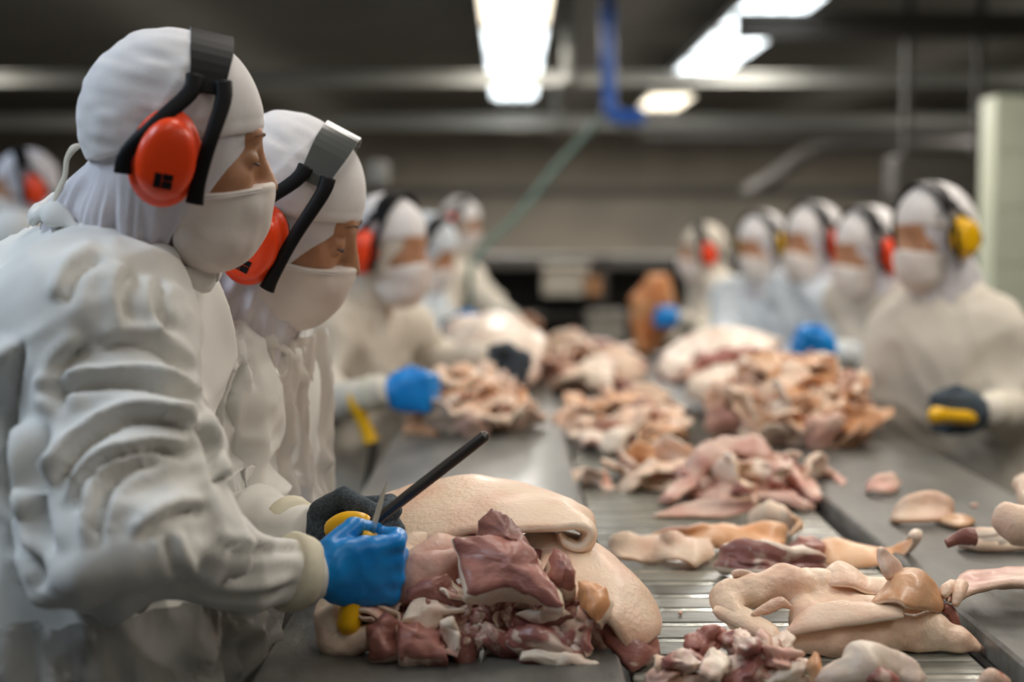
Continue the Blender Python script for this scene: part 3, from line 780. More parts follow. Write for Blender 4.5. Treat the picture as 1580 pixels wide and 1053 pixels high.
# ---------------------------------------------------------------- meat
def sheet_mesh(secs, th, mats, n=5, m=14, wob=.006, seed=0, edge=.7, freq=28):
    """secs: list of (centre, half-width vector, bend); returns verts, faces, material ids"""
    cen = [s[0] for s in secs]; U = [s[1] for s in secs]; bd = [s[2] for s in secs]
    c2, b2 = spline(cen, bd, n); u2, _ = spline(U, bd, n)
    c2, u2, b2 = np.array(c2), np.array(u2), np.array(b2)
    tan = np.gradient(c2, axis=0); tan /= np.linalg.norm(tan, axis=1)[:, None]+1e-9
    nn = np.cross(tan, u2); nn /= np.linalg.norm(nn, axis=1)[:, None]+1e-9
    vv = np.linspace(-1, 1, m)
    G = c2[:, None, :]+u2[:, None, :]*vv[None, :, None]+nn[:, None, :]*(b2[:, None]*(.33-vv[None, :]**2))[:, :, None]
    N_ = G.shape[0]; flat = G.reshape(-1, 3)
    # irregular outline
    tt = np.linspace(0, 1, N_)
    e1 = (vn(np.stack([tt*9+seed, tt*0+3, tt*0], 1), seed)-.5)
    flat = flat+(np.stack([vn(flat*freq+7, seed+1), vn(flat*freq+19, seed+2), vn(flat*freq+31, seed+3)], 1)-.5)*wob*2+(np.stack([vn(flat*freq*2.6, seed+4), vn(flat*freq*2.6+5, seed+5), vn(flat*freq*2.6+9, seed+6)], 1)-.5)*wob*.7
    G = flat.reshape(N_, m, 3)
    gu = np.gradient(G, axis=0); gv = np.gradient(G, axis=1); nr = np.cross(gu, gv); nr /= np.linalg.norm(nr, axis=2)[:, :, None]+1e-9
    tk = th*np.minimum(1, .35+2.2*np.minimum(1-np.abs(vv), .3))[None, :]*np.minimum(1, .4+6*np.minimum(tt, 1-tt))[:, None]
    tk = tk*(.8+.5*vn(flat*22, seed+9).reshape(N_, m))
    top = G+nr*tk[:, :, None]/2; bot = G-nr*tk[:, :, None]/2
    V = np.concatenate([top.reshape(-1, 3), bot.reshape(-1, 3)]); off = N_*m; Fc, mi = [], []
    for i in range(N_-1):
        for j in range(m-1):
            a = i*m+j; Fc.append((a, a+m, a+m+1, a+1)); mi.append(0)
            Fc.append((a+off, a+1+off, a+m+1+off, a+m+off)); mi.append(1)
    def rim(seq):
        for a, b in zip(seq[:-1], seq[1:]): Fc.append((a, b, b+off, a+off)); mi.append(1)
    rim([j for j in range(m)]); rim([(N_-1)*m+j for j in range(m)][::-1]); rim([i*m for i in range(N_)][::-1]); rim([i*m+m-1 for i in range(N_)])
    return V, np.array(Fc), mi
def chunk_mesh(seed, sx, sy, sz, cuts=7, rough=.16, sub=4):
    import bmesh
    bm = bmesh.new(); bmesh.ops.create_icosphere(bm, subdivisions=sub, radius=1)
    v = np.array([p.co[:] for p in bm.verts]); f = [tuple(x.index for x in q.verts) for q in bm.faces]; bm.free()
    rs = np.random.RandomState(seed)
    for _ in range(cuts):
        nrm = rs.normal(size=3); nrm /= np.linalg.norm(nrm); h = rs.uniform(.45, .8)
        ex = v @ nrm-h; v = v-np.outer(np.maximum(ex, 0)*.94, nrm)
    nrm = v/(np.linalg.norm(v, axis=1)[:, None]+1e-9)
    dd = (vn(v*1.6+seed*3, seed)-.5)*rough*2.6+(1-np.abs(2*vn(v*2.6+seed, seed+1)-1)-.5)*rough*1.3+(vn(v*6, seed+2)-.5)*rough*.6
    v = v+nrm*dd[:, None]
    # bend and twist for a floppy look
    v = v*np.array([sx, sy, sz])
    k = rs.uniform(-7, 7); v[:, 2] += k*v[:, 0]**2-k*sx*sx*.3
    tw = rs.uniform(-9, 9)*v[:, 0]; y_, z_ = v[:, 1].copy(), v[:, 2].copy()
    v[:, 1] = y_*np.cos(tw)-z_*np.sin(tw); v[:, 2] = y_*np.sin(tw)+z_*np.cos(tw)
    return v, np.array(f)
LIB = {}
def rand_sheet(seed, L, Wd, th, mats, curl=1.0):
    rs = np.random.RandomState(seed); k = 6
    ang = 0; p = np.zeros(3); secs = []
    az = rs.uniform(-.3, .3)
    pitch = rs.uniform(-.6, .3)*curl
    for i in range(k):
        t = i/(k-1); wd = Wd/2*(.45+.75*math.sin(math.pi*min(1, .15+t*.8))+rs.uniform(-.12, .12))
        secs.append((p.copy(), np.array([-math.sin(az)*wd, math.cos(az)*wd, rs.uniform(-.25, .25)*wd]), rs.uniform(-.3, .6)*Wd*.5*curl))
        pitch += rs.uniform(-1.0, 1.0)*curl; pitch = max(-1.5, min(1.5, pitch)); az += rs.uniform(-.35, .35)
        st = L/(k-1)
        p = p+np.array([math.cos(az)*math.cos(pitch), math.sin(az)*math.cos(pitch), math.sin(pitch)*.8])*st
    v, f, mi = sheet_mesh(secs, th, mats, n=5, m=11, wob=.005, seed=seed)
    v = v-(v.min(0)+v.max(0))/2
    return rawmesh('sheet_variant', v, f, mats, mi)
def build_libs():
    LIB['mix'] = []; LIB['tan'] = []; LIB['pink'] = []; LIB['red'] = []; LIB['pale'] = []
    for s in range(5):
        LIB['tan'].append(rand_sheet(100+s, .16, .085, .009, ['tan_rind', 'white_fat']))
        LIB['tan'].append(rand_sheet(130+s, .13, .07, .010, ['pale_rind', 'tan_rind']))
        LIB['pale'].append(rand_sheet(160+s, .15, .09, .013, ['pale_rind', 'white_fat'], .8))
        LIB['pale'].append(rand_sheet(190+s, .12, .07, .012, ['white_fat', 'pink_fat'], 1.0))
        LIB['pink'].append(rand_sheet(220+s, .14, .07, .013, ['pink_fat', 'white_fat'], 1.1))
        v, f = chunk_mesh(20+s, .05, .03, .02, 6, .2, 3); LIB['pink'].append(rawmesh('chunk_variant', v, f, ['marbled']))
        v, f = chunk_mesh(40+s, .042, .026, .019, 8, .2, 3); LIB['red'].append(rawmesh('chunk_variant', v, f, ['muscle']))
        v, f = chunk_mesh(60+s, .045, .024, .017, 7, .24, 4); LIB['red'].append(rawmesh('chunk_variant', v, f, ['marbled']))
        LIB['red'].append(rand_sheet(250+s, .085, .040, .011, ['marbled', 'white_fat'], 1.2))
build_libs()
def place(lib, i, loc, rot, sc, label, group=None, name='meat_piece', cat='meat'):
    me = LIB[lib][i % len(LIB[lib])]
    o = link(name, me, None, loc); o.rotation_euler = rot
    o.scale = (sc, sc, sc) if np.isscalar(sc) else sc
    return tag(o, label, cat, group)
def heap(cx, cy, rx, ry, h, z0, n, libs, label, group, seed, smin_=.8, smax_=1.15, power=1.0):
    rs = np.random.RandomState(seed)
    for k in range(n):
        r = math.sqrt((k+.5)/n)*1.0; a = k*2.39996+rs.uniform(-.3, .3)
        x, y = r*math.cos(a), r*math.sin(a)
        zz = h*max(0, (1-r**2))**power
        lib = libs[rs.randint(len(libs))]
        sl = 1.3*h/min(rx, ry)*r
        rot = (math.radians(rs.uniform(-25, 25))-sl*y*.8, math.radians(rs.uniform(-25, 25))+sl*x*.8, rs.uniform(0, 6.28))
        s = rs.uniform(smin_, smax_)
        place(lib, rs.randint(100), (cx+x*rx, cy+y*ry, z0+.022*s+zz*(.88+.12*rs.rand())), rot, s, label+', '+('on its top' if r < .38 else 'at its near side' if y < -abs(x) else 'at its far side' if y > abs(x) else 'at its left side' if x < 0 else 'at its right side'), group)
    # the buried lower layer that carries the pieces: one packed mass
    def core(X, Y, Z):
        return ell((X, Y, Z), (cx, cy, z0), (rx*.86, ry*.86, max(h*.86, .02)))
    v, q = nets(core, *[np.linspace(c_-r_*1.1, c_+r_*1.1, 40) for c_, r_ in ((cx, rx), (cy, ry))], np.linspace(z0, z0+h*1.3+.03, 24))
    n_ = vnormals(v, q); v = v+n_*((vn(v*26, seed)-.5)*.03+(vn(v*60, seed+1)-.5)*.015)[:, None]; v[:, 2] = np.maximum(v[:, 2], z0+.001)
    m_ = {'tan': 'pale_rind', 'pale': 'pale_rind', 'pink': 'pink_fat', 'red': 'marbled'}[libs[0]]
    o = solo('packed_trimmings', v, q, m_, label.replace('trimming in', 'trimmings packed inside', 1).replace('strip in', 'strips packed inside', 1), 'meat'); o['kind'] = 'stuff'

# ---- background heaps
def hp(px0, px1, ybase, z):
    a, b = T(px0, ybase, z), T(px1, ybase, z); return (a[0]+b[0])/2, a[1], (b[0]-a[0])/2
x, y, r = hp(605, 840, 676, TZ); heap(x, y+.20, r-.04, .20, .115, TZ, 50, ['pale', 'tan', 'pale'], 'pale trimming in heap before the third worker on the left', 'trimmings heaped on the left board', 1, .7, 1.0)
x, y, r = hp(885, 1085, 705, BZ); heap(x+.0, y+.30, r-.01, .30, .06, BZ, 34, ['pale', 'tan'], 'tan trimming in belt heap behind the pink folds', 'trimmings heaped mid-belt', 2, .8, 1.1)
x, y, r = hp(1110, 1425, 700, TZ); heap(x, y+.30, r-.03, .28, .150, TZ, 80, ['tan', 'pale', 'tan'], 'tan rind strip in tall heap on the right board', 'rind strips heaped on the right board', 3, .75, 1.1)
x, y, r = hp(835, 1000, 612, BZ); heap(x, y+.45, r+.02, .45, .09, BZ, 34, ['pink', 'pink', 'pale'], 'pink trimming in heap at the belt far end', 'pink trimmings heaped at the far end', 5, 1.0, 1.4)

# ---- large folded pieces
def sheet(name, secs, th, mats, label, cat='meat', group=None, **kw):
    drop = kw.pop('drop', None)
    v, f, mi = sheet_mesh(secs, th, mats, **kw); o = solo(name, v, f, mats, label, cat, group, mi=mi)
    if drop is not None: o.location.z = drop
    return o
def S(a, b, bend):      # section from its two edge points
    a, b = np.array(a), np.array(b); return ((a+b)/2, (b-a)/2, bend)
def tubemeat(name, pts, rad, mats, label, seed=0, n=20, wob=.004, flat=(1, 1), cat='meat', spl=7):
    v, f = tube(pts, rad, n, flat, spl=spl, ref=(0, .3, 1))
    v = v+(np.stack([vn(v*35+7, seed), vn(v*35+19, seed+1), vn(v*35+31, seed+2)], 1)-.5)*wob*2.4+(np.stack([vn(v*90, seed+3), vn(v*90+5, seed+4), vn(v*90+9, seed+5)], 1)-.5)*wob
    return solo(name, v, f, mats, label, cat)
# far slabs
x, y, _ = hp(1010, 1200, 600, TZ)
sheet('meat_slab', [S(P(1015, 585, 3.95), P(1030, 545, 4.5), .01), S(P(1060, 575, 3.9), P(1075, 525, 4.5), .03), S(P(1120, 560, 3.9), P(1128, 508, 4.5), .035), S(P(1190, 570, 3.8), P(1200, 528, 4.4), .02)], .05, ['white_fat', 'marbled'], 'white and red pork side lying on the right board beyond the tan heap', m=18, wob=.02, seed=71)
tubemeat('meat_strip', [P(1030, 592, 3.85), P(1062, 572, 3.83), P(1100, 556, 3.85), P(1150, 548, 3.85), P(1190, 542, 3.85)], [.012, .026, .024, .022, .012], ['marbled'], 'red streaked strip along the near edge of the white pork side', 171, wob=.012)
sheet('meat_slab', [S(P(1060, 612, 3.75), P(1075, 570, 3.95), .03), S(P(1110, 612, 3.65), P(1120, 565, 3.9), .04), S(P(1160, 620, 3.6), P(1170, 575, 3.85), .03)], .05, ['white_fat', 'white_fat'], 'small white fat slab in front of the white and red pork side', m=14, wob=.012, seed=73)
sheet('meat_slab', [S(P(690, 560, 4.3), P(690, 505, 5.0), .05), S(P(740, 555, 4.2), P(740, 495, 5.0), .08), S(P(800, 560, 4.1), P(800, 510, 4.9), .08), S(P(830, 575, 4.1), P(828, 540, 4.7), .04)], .08, ['white_fat', 'pink_fat'], 'big white pork slab under the arms of the far left workers', m=16, wob=.02, seed=72)
# ---------------------------------------------------------------- workers
V3 = lambda *a: np.array(a, float)
mat('milky_film', (0.72, 0.68, 0.62), 0.25, alpha=0.86, bump=0.9, bscale=12, coat=0.6)
# first worker (nearest, left)
w1, O1, R1, sh1 = person('white coated worker nearest the camera in red earmuffs holding a knife in a blue glove',
    P(276, 230, 1.60), 18, 11, 7, P(180, 395, 1.64), P(112, 575, 1.67), P(80, 960, 1.67), 4,
    {'R': (P(150, 500, 1.50), P(205, 835, 1.42), P(470, 887, 1.545), ((1, .50, -.02), (.22, 0, 1), 'blue_rubber', 1, .88)),
     'L': (P(240, 500, 1.84), P(330, 800, 1.86), P(462, 822, 1.745), ((1, -.30, .02), (.1, 0, 1), 'dark_knit'))},
    fine=1, outer=True, bulk=1.04, tail=0, logo=True, hs=.93, ct=(-.020, -.008),
    folds=[([(70, 610), (130, 596), (200, 592), (262, 606), (318, 648)], .016, 13), ([(93, 752), (108, 715), (140, 680), (200, 648), (262, 652), (310, 668)], .017, 13),
           ([(120, 790), (140, 742), (178, 708), (240, 696), (285, 700)], .016, 11), ([(150, 846), (152, 800), (168, 752), (205, 722), (250, 716)], .014, 11),
           ([(96, 640), (92, 600), (104, 560), (140, 530)], .011, 16), ([(150, 540), (200, 530), (250, 545), (300, 590)], .009, 16), ([(300, 640), (322, 690), (335, 750)], .010, 12),
           ([(80, 860), (66, 800), (60, 720), (72, 650)], .016, 16), ([(20, 800), (14, 700), (20, 600), (34, 520)], .012, 18), ([(100, 470), (120, 420), (160, 395)], .009, 14), ([(200, 500), (190, 450), (205, 415)], .008, 14), ([(262, 520), (240, 470), (246, 430)], .008, 12),
           ([(215, 836), (240, 810), (275, 792), (320, 786)], .010, 12), ([(256, 826), (262, 846), (270, 872), (300, 905)], .009, 11), ([(330, 838), (380, 850), (430, 850), (470, 846)], .006, 11), ([(290, 905), (350, 918), (410, 916), (460, 900)], .008, 11), ([(60, 905), (62, 880), (40, 840)], .01, 14)])
# second worker
w2, O2, R2, sh2 = person('second worker from the left bending her head with a clear-topped headband over a white cap',
    P(440, 335, 1.95), 4, 28, 10, P(362, 515, 1.99), P(320, 650, 2.05), P(300, 960, 2.09), 0,
    {'R': (P(318, 600, 1.88), P(350, 800, 1.87), P(440, 850, 1.88), ((1, .1, -.2), (0, 0, 1), 'blue_rubber')),
     'L': (P(350, 600, 2.2), P(385, 800, 2.2), P(430, 850, 2.10), ((1, -.2, -.2), (0, 0, 1), 'dark_knit'))},
    fine=1, bulk=1.0, tail=.04, clear=True, logo=True, ct=(-.010, -.030), bx=.018,
    folds=[([(285, 420), (320, 440), (350, 480), (372, 530)], .010, 9), ([(330, 600), (345, 560), (358, 520)], .009, 10), ([(352, 690), (350, 640), (362, 590), (372, 560)], .012, 9), ([(300, 560), (305, 500), (320, 470)], .008, 10),
           ([(395, 600), (385, 560), (380, 520)], .007, 8), ([(330, 760), (345, 740), (370, 740)], .009, 9)])
# middle distance, left side
person('third worker from the left, cream coat, blue glove, yellow-handled tool hanging at the side',
    P(600, 385, 3.6), -27, 8, 0, P(545, 480, 3.65), P(530, 570, 3.70), P(530, 780, 3.75), -10,
    {'R': (P(492, 510, 3.50), P(478, 630, 3.42), P(585, 606, 3.30), ((1, -.1, 0), (0, 0, 1), 'blue_rubber')),
     'L': (P(610, 505, 3.85), P(668, 572, 3.90), P(738, 552, 3.70), ((1, -.1, -.25), (0, 0, 1), 'dark_knit'))}, cloth='cream_cloth', bulk=1.05, hood_m='cream_cloth', tail=.01)
person('pale blue coated worker bending behind the third worker', P(662, 388, 5.2), -25, 25, 5, P(630, 440, 5.25), P(622, 500, 5.3), P(590, 640, 5.3), -5,
    {'R': (None, P(640, 520, 5.0), P(668, 512, 4.8), ((1, 0, -.1), (0, 0, 1), 'dark_knit')),
     'L': (None, P(670, 500, 5.4), P(690, 500, 5.2), ((1, 0, -.1), (0, 0, 1), 'blue_rubber'))}, cloth='pale_blue_cloth', cup='blue_paint', hood_m='pale_blue_cloth', cap_m='pale_blue_cloth')
person('farthest left-side worker leaning forward with one arm stretched over the table', P(712, 346, 7.6), -28, 12, 0, P(694, 400, 7.62), P(690, 455, 7.65), P(680, 570, 7.7), -15,
    {'R': (None, P(688, 490, 7.35), P(695, 496, 7.0), ((1, 0, -.2), (0, 0, 1), 'blue_rubber')),
     'L': (P(722, 430, 7.7), P(758, 474, 7.4), P(792, 494, 7.1), ((1, 0, -.4), (0, 0, 1), 'skin'))}, cloth='cream_cloth', hood_m='cream_cloth')
person('blurred worker at the far left edge behind the nearest worker', P(38, 292, 5.0), -150, 5, 0, P(22, 350, 5.05), P(8, 420, 5.1), P(0, 620, 5.15), -150,
    {'R': (None, P(-30, 520, 5.3), P(-60, 560, 5.2), None), 'L': (None, P(10, 520, 4.9), P(-30, 560, 4.8), None)}, cap_m='hood_cloth')
# right side
person('worker at the right edge in a cream coat and yellow earmuffs with a black glove',
    P(1438, 364, 3.5), -153, 10, 0, P(1456, 450, 3.54), P(1466, 555, 3.58), P(1495, 790, 3.62), -132,
    {'L': (P(1520, 520, 3.50), P(1556, 640, 3.42), P(1530, 636, 3.15), ((-1, -.15, -.02), (0, 0, 1), 'dark_knit')),
     'R': (P(1400, 515, 3.66), P(1372, 610, 3.75), P(1335, 640, 3.72), ((-1, .1, -.1), (0, 0, 1), 'dark_knit'))}, cloth='cream_cloth', cup='yellow_plastic', bulk=1.15, tail=.04, hs=.93)
person('worker in red earmuffs mostly hidden behind the right edge worker', P(1337, 388, 4.4), -158, 12, -5, P(1372, 455, 4.42), P(1388, 530, 4.46), P(1415, 690, 4.48), -150,
    {'L': (None, P(1370, 590, 4.5), P(1335, 600, 4.4), None), 'R': (None, P(1350, 590, 4.9), P(1320, 600, 4.8), None)}, cloth='cream_cloth')
person('bluish white coated worker raising a blue glove above the tall tan heap', P(1254, 374, 5.0), -150, 8, -4, P(1268, 440, 5.02), P(1272, 510, 5.06), P(1300, 660, 5.12), -155,
    {'L': (P(1302, 480, 4.85), P(1318, 560, 4.55), P(1293, 546, 4.15), ((-1, -.1, .3), (0, -.3, 1), 'blue_rubber')),
     'R': (None, P(1225, 560, 5.1), P(1205, 560, 4.9), ((-1, -.1, -.1), (0, 0, 1), 'dark_knit'))}, cloth='pale_blue_cloth', bulk=1.1, tail=.06)
person('worker with a small yellow ear cup beside the bluish white coated worker', P(1176, 380, 5.75), -142, 12, 0, P(1182, 445, 5.8), P(1192, 510, 5.85), P(1225, 640, 5.95), -130,
    {'L': (None, P(1205, 560, 5.3), P(1178, 552, 5.1), ((-1, -.1, -.1), (0, 0, 1), 'dark_knit')),
     'R': (None, P(1120, 540, 5.6), P(1090, 545, 5.4), None)}, cloth='pale_blue_cloth', cup='yellow_plastic', bulk=1.1)
person('far right-side worker in profile lifting an orange-brown piece of meat', P(1084, 390, 6.8), -178, 5, 0, P(1098, 440, 6.82), P(1104, 490, 6.85), P(1108, 620, 6.9), -175,
    {'L': (None, P(1085, 530, 6.55), P(1052, 492, 6.35), ((-1, -.1, .1), (0, 0, 1), 'blue_rubber')),
     'R': (None, P(1070, 530, 7.0), P(1035, 520, 6.8), ((-1, -.1, 0), (0, 0, 1), 'blue_rubber'))}, cloth='cream_cloth', hood_m='cream_cloth', cap_m='cream_cloth')

# --- aprons, collar, cord
def apron(root, cen, yaw, zt, zb, rf, rs, a0, a1, m, name='apron', seed=0, flare=.12, wr=.02, topw=1.0):
    B = frame(yaw, 0); na, nz = 130, 90; V = []
    A = np.linspace(a0, a1, na); Zs = np.linspace(zt, zb, nz)
    AA, ZZ = np.meshgrid(A, Zs, indexing='ij'); a = AA.ravel(); z = ZZ.ravel()
    t = (zt-z)/(zt-zb)
    q = np.stack([np.cos(a)*6, np.sin(a)*6, z*7], 1)
    rid = 1-np.abs(2*vn(q+seed, seed)-1); rid2 = 1-np.abs(2*vn(q*2.7+z[:, None]*2+seed, seed+1)-1)
    k = 1+flare*t
    off = (rid-.5)*wr*2+(rid2-.5)*wr
    x = (rf*k+off)*np.cos(a); y = (rs*k+off)*np.sin(a)
    cxx = cen[0](z) if callable(cen[0]) else cen[0]; cyy = cen[1](z) if callable(cen[1]) else cen[1]
    v = np.stack([cxx+x*B[0, 0]+y*B[0, 1], cyy+x*B[1, 0]+y*B[1, 1], z+(vn(q*1.5, seed+3)-.5)*.02], 1)
    f = np.array([(i*nz+j, i*nz+j+1, (i+1)*nz+j+1, (i+1)*nz+j) for i in range(na-1) for j in range(nz-1)])
    return part(name, v, f, m, root)
h1 = P(100, 960, 1.67)
apron(w1, (h1[0]+.01, h1[1]-.03), 4, 1.035, .42, .215, .265, -math.pi*.98, math.pi*.75, 'clear_film', seed=3, wr=.030)
n2, h2 = P(320, 650, 2.05), P(304, 960, 2.06)
apron(w2, (h2[0]+.010, h2[1]), -10, 1.275, .42, .165, .185, -1.55, 1.4, 'milky_film', seed=8, wr=.018, flare=.10)
for rt, c, r, tl in ((w1, P(196, 372, 1.64), .098, .40), (w2, P(378, 498, 1.985), .076, .55)):
    pts = []
    for t in np.linspace(0, 2*math.pi, 30):
        pts.append(c+np.array([r*math.cos(t), r*math.sin(t), -r*math.cos(t)*tl+.007*math.sin(t*5)]))
    v, f = tube(pts, [.007+.003*math.sin(i*2.1) for i in range(30)], 12, (1, 1.6), spl=3)
    part('collar', v+((vn(v*60, 3)-.5)*.006)[:, None], f, 'coat_cloth', rt)
v, f = tube([P(136, 228, 1.63), P(118, 226, 1.60), P(104, 244, 1.60), P(100, 272, 1.60), P(90, 296, 1.60), P(84, 318, 1.60), P(96, 330, 1.58), P(120, 322, 1.57), P(150, 332, 1.56)], [.004, .006, .0045, .0045, .0055, .004, .006, .005, .004], 10, (1, .5), spl=5)
part('mask_cord', v, f, 'cord', w1)

# --- knife in the blue glove, sharpening steel in the dark glove
def at(px, py, d): return P(px, py, d)
kn = empty('boning_knife', at(538, 975, 1.57), 'yellow-handled knife upright in the blue glove of the nearest worker', 'knife')
v, f = tube([at(536, 980, 1.560), at(538, 966, 1.562), at(544, 930, 1.566), at(556, 885, 1.572), at(566, 845, 1.578), at(572, 822, 1.58)], [.006, .0135, .0125, .0105, .0110, .008], 14, (1, 1.25), spl=4, ref=(0, 1, 0)); part('handle', v, f, 'yellow_plastic', kn)
a, b = at(573, 824, 1.58), at(597, 742, 1.60)
ax = (b-a)/np.linalg.norm(b-a); sd = np.cross(ax, (0, 1, 0)); sd /= np.linalg.norm(sd); sd = sd*.42+np.array([0, .9, 0])
rows = [(0, .0095), (.25, .009), (.6, .008), (.85, .005), (1, .0006)]
V_, F_ = [], []
for t, wd in rows:
    c = a+(b-a)*t
    V_ += [c-sd*wd, c+np.array([0, .0011, 0]), c+sd*wd*.9, c-np.array([0, .0011, 0])]
for i in range(len(rows)-1):
    for k in range(4): F_.append((i*4+k, i*4+(k+1) % 4, (i+1)*4+(k+1) % 4, (i+1)*4+k))
F_ += [(3, 2, 1, 0), (16, 17, 18, 19)]
part('blade', V_, F_, 'knife_blade', kn, smooth=False)
st = empty('sharpening_steel', at(530, 812, 1.66), 'long dark sharpening steel with yellow handle crossing above the pale rind slab', 'sharpening steel')
v, f = tube([at(508, 826, 1.655), at(514, 816, 1.652), at(532, 808, 1.648), at(550, 806, 1.645), at(563, 808, 1.64), at(568, 812, 1.64)], [.005, .0115, .0135, .0125, .0105, .006], 14, (1, 1), spl=4, ref=(0, 1, 0)); part('handle', v, f, 'yellow_plastic', st)
v, f = tube([at(560, 818, 1.64), at(580, 804, 1.64), at(595, 792, 1.636), at(650, 749, 1.62), at(738, 681, 1.60), at(749, 672, 1.598), at(752, 670, 1.597)], [.0085, .0070, .0062, .0068, .0066, .0058, .002], 14, spl=3, ref=(0, 1, 0)); part('rod', v, f, 'dark_steel', st)
v, f = tube([at(562, 816, 1.64), at(569, 811, 1.64)], .0115, 14, ref=(0, 1, 0)); part('guard', v, f, 'steel', st)
# hanging tool of the third worker
tl = empty('sharpening_steel', at(560, 645, 3.3), 'blurred steel with yellow handle hanging beside the third worker', 'sharpening steel')
v, f = tube([at(541, 606, 3.30), at(548, 622, 3.30), at(560, 650, 3.30), at(570, 674, 3.30), at(573, 682, 3.3)], [.010, .019, .015, .017, .020], 12, spl=3, ref=(0, 1, 0)); part('handle', v, f, 'yellow_plastic', tl)
v, f = tube([at(573, 682, 3.3), at(578, 690, 3.3), at(560, 780, 3.3)], [.014, .009, .007], 10, ref=(0, 1, 0)); part('rod', v, f, 'dark_steel', tl)
v, f = tube([at(541, 606, 3.3), at(532, 590, 3.4), at(520, 585, 3.5)], .004, 8, ref=(0, 1, 0)); part('strap', v, f, 'dark_steel', tl)
# yellow handled knife of the right edge worker
k2 = empty('boning_knife', at(1445, 640, 3.05), 'yellow-handled knife in the black glove of the right edge worker', 'knife')
v, f = tube([at(1436, 640, 3.02), at(1442, 641, 3.02), at(1465, 643, 3.06), at(1500, 646, 3.13), at(1524, 650, 3.2)], [.010, .019, .015, .017, .014], 12, spl=3, ref=(0, 1, 0)); part('handle', v, f, 'yellow_plastic', k2)
v, f = boxv(0, 1, 0, 1, 0, 1); a, b = at(1436, 640, 3.02), at(1392, 662, 2.98)
v = np.array([a+(b-a)*x+np.array([.02*y-.01, .0, .014*y-.007])*(1 if x < .5 else .25)+np.array([0, .002*z-.001, 0]) for x in (0, 1) for y in (0, 1) for z in (0, 1)]); part('blade', v, f, 'knife_blade', k2, smooth=False)

# ---------------------------------------------------------------- left foreground pile
PR = ['pale_rind', 'white_fat']
TOP = [((545, 806, 1.72), (540, 786, 1.92), .005), ((572, 822, 1.69), (600, 760, 1.95), .02), ((606, 822, 1.68), (652, 738, 1.95), .035), ((660, 808, 1.67), (715, 732, 1.95), .045), ((735, 794, 1.665), (775, 740, 1.93), .040),
       ((805, 796, 1.66), (835, 756, 1.90), .032), ((866, 803, 1.66), (884, 778, 1.86), .02)]
secs = [S(P(*a), P(*b), c*.8) for a, b, c in TOP]
secs += [S(P(903, 818, 1.66), P(908, 800, 1.83), -.006), S(P(906, 836, 1.66), P(908, 826, 1.80), 0), S(P(893, 846, 1.66), P(893, 842, 1.78), 0), S(P(872, 838, 1.665), P(872, 838, 1.76), 0), S(P(862, 822, 1.67), P(862, 824, 1.75), 0)]
sheet('rind_slab', secs, .017, PR, 'large pale rind slab draped over the foreground meat pile, right end rolled under', m=26, n=6, wob=.0035, seed=11, freq=16)
# folds under the slab
tubemeat('rind_fold', [P(596, 872, 1.65), P(618, 860, 1.67), P(655, 843, 1.69), P(700, 830, 1.71), P(760, 822, 1.74)], [.012, .021, .021, .019, .015], ['pale_rind'], 'upper pale roll of rind directly under the slab edge', 3)
tubemeat('rind_fold', [P(608, 908, 1.63), P(640, 886, 1.645), P(690, 862, 1.66), P(740, 848, 1.675), P(800, 842, 1.70)], [.012, .026, .026, .022, .014], ['pink_fat'], 'lower pink roll of rind behind the large muscle piece', 6)
tubemeat('fat_piece', [P(600, 930, 1.60), P(630, 905, 1.605), P(665, 885, 1.61), P(705, 870, 1.62)], [.012, .027, .026, .016], ['pink_fat'], 'pink fat lump to the right of the blue glove', 9)
tubemeat('fat_piece', [P(790, 862, 1.70), P(830, 852, 1.71), P(862, 866, 1.69), P(880, 890, 1.67), P(892, 915, 1.64)], [.014, .026, .027, .024, .016], ['white_fat'], 'white fat between the wedge and the right-hand rind flap', 101)
# right draped flap
secs = [S(P(835, 880, 1.60), P(845, 812, 1.85), .02), S(P(880, 893, 1.59), P(900, 825, 1.84), .03), S(P(922, 912, 1.575), P(948, 862, 1.80), .035), S(P(955, 938, 1.565), P(980, 905, 1.76), .035), S(P(978, 968, 1.56), P(1002, 945, 1.72), .03), S(P(992, 1000, 1.56), P(1013, 978, 1.68), .02)]
sheet('rind_flap', secs, .016, PR, 'pale rind flap hanging down the right side of the foreground pile', m=20, n=6, wob=.004, seed=15, freq=18)
secs = [S(P(905, 925, 1.585), P(940, 905, 1.70), .01), S(P(935, 960, 1.57), P(975, 940, 1.68), .02), S(P(962, 1000, 1.56), P(1000, 980, 1.66), .015), S(P(985, 1040, 1.55), P(1010, 1015, 1.64), .01)]
sheet('muscle_piece', secs, .024, ['muscle', 'marbled'], 'dark red meat hanging under the right-hand rind flap', m=14, wob=.007, seed=16, freq=40)
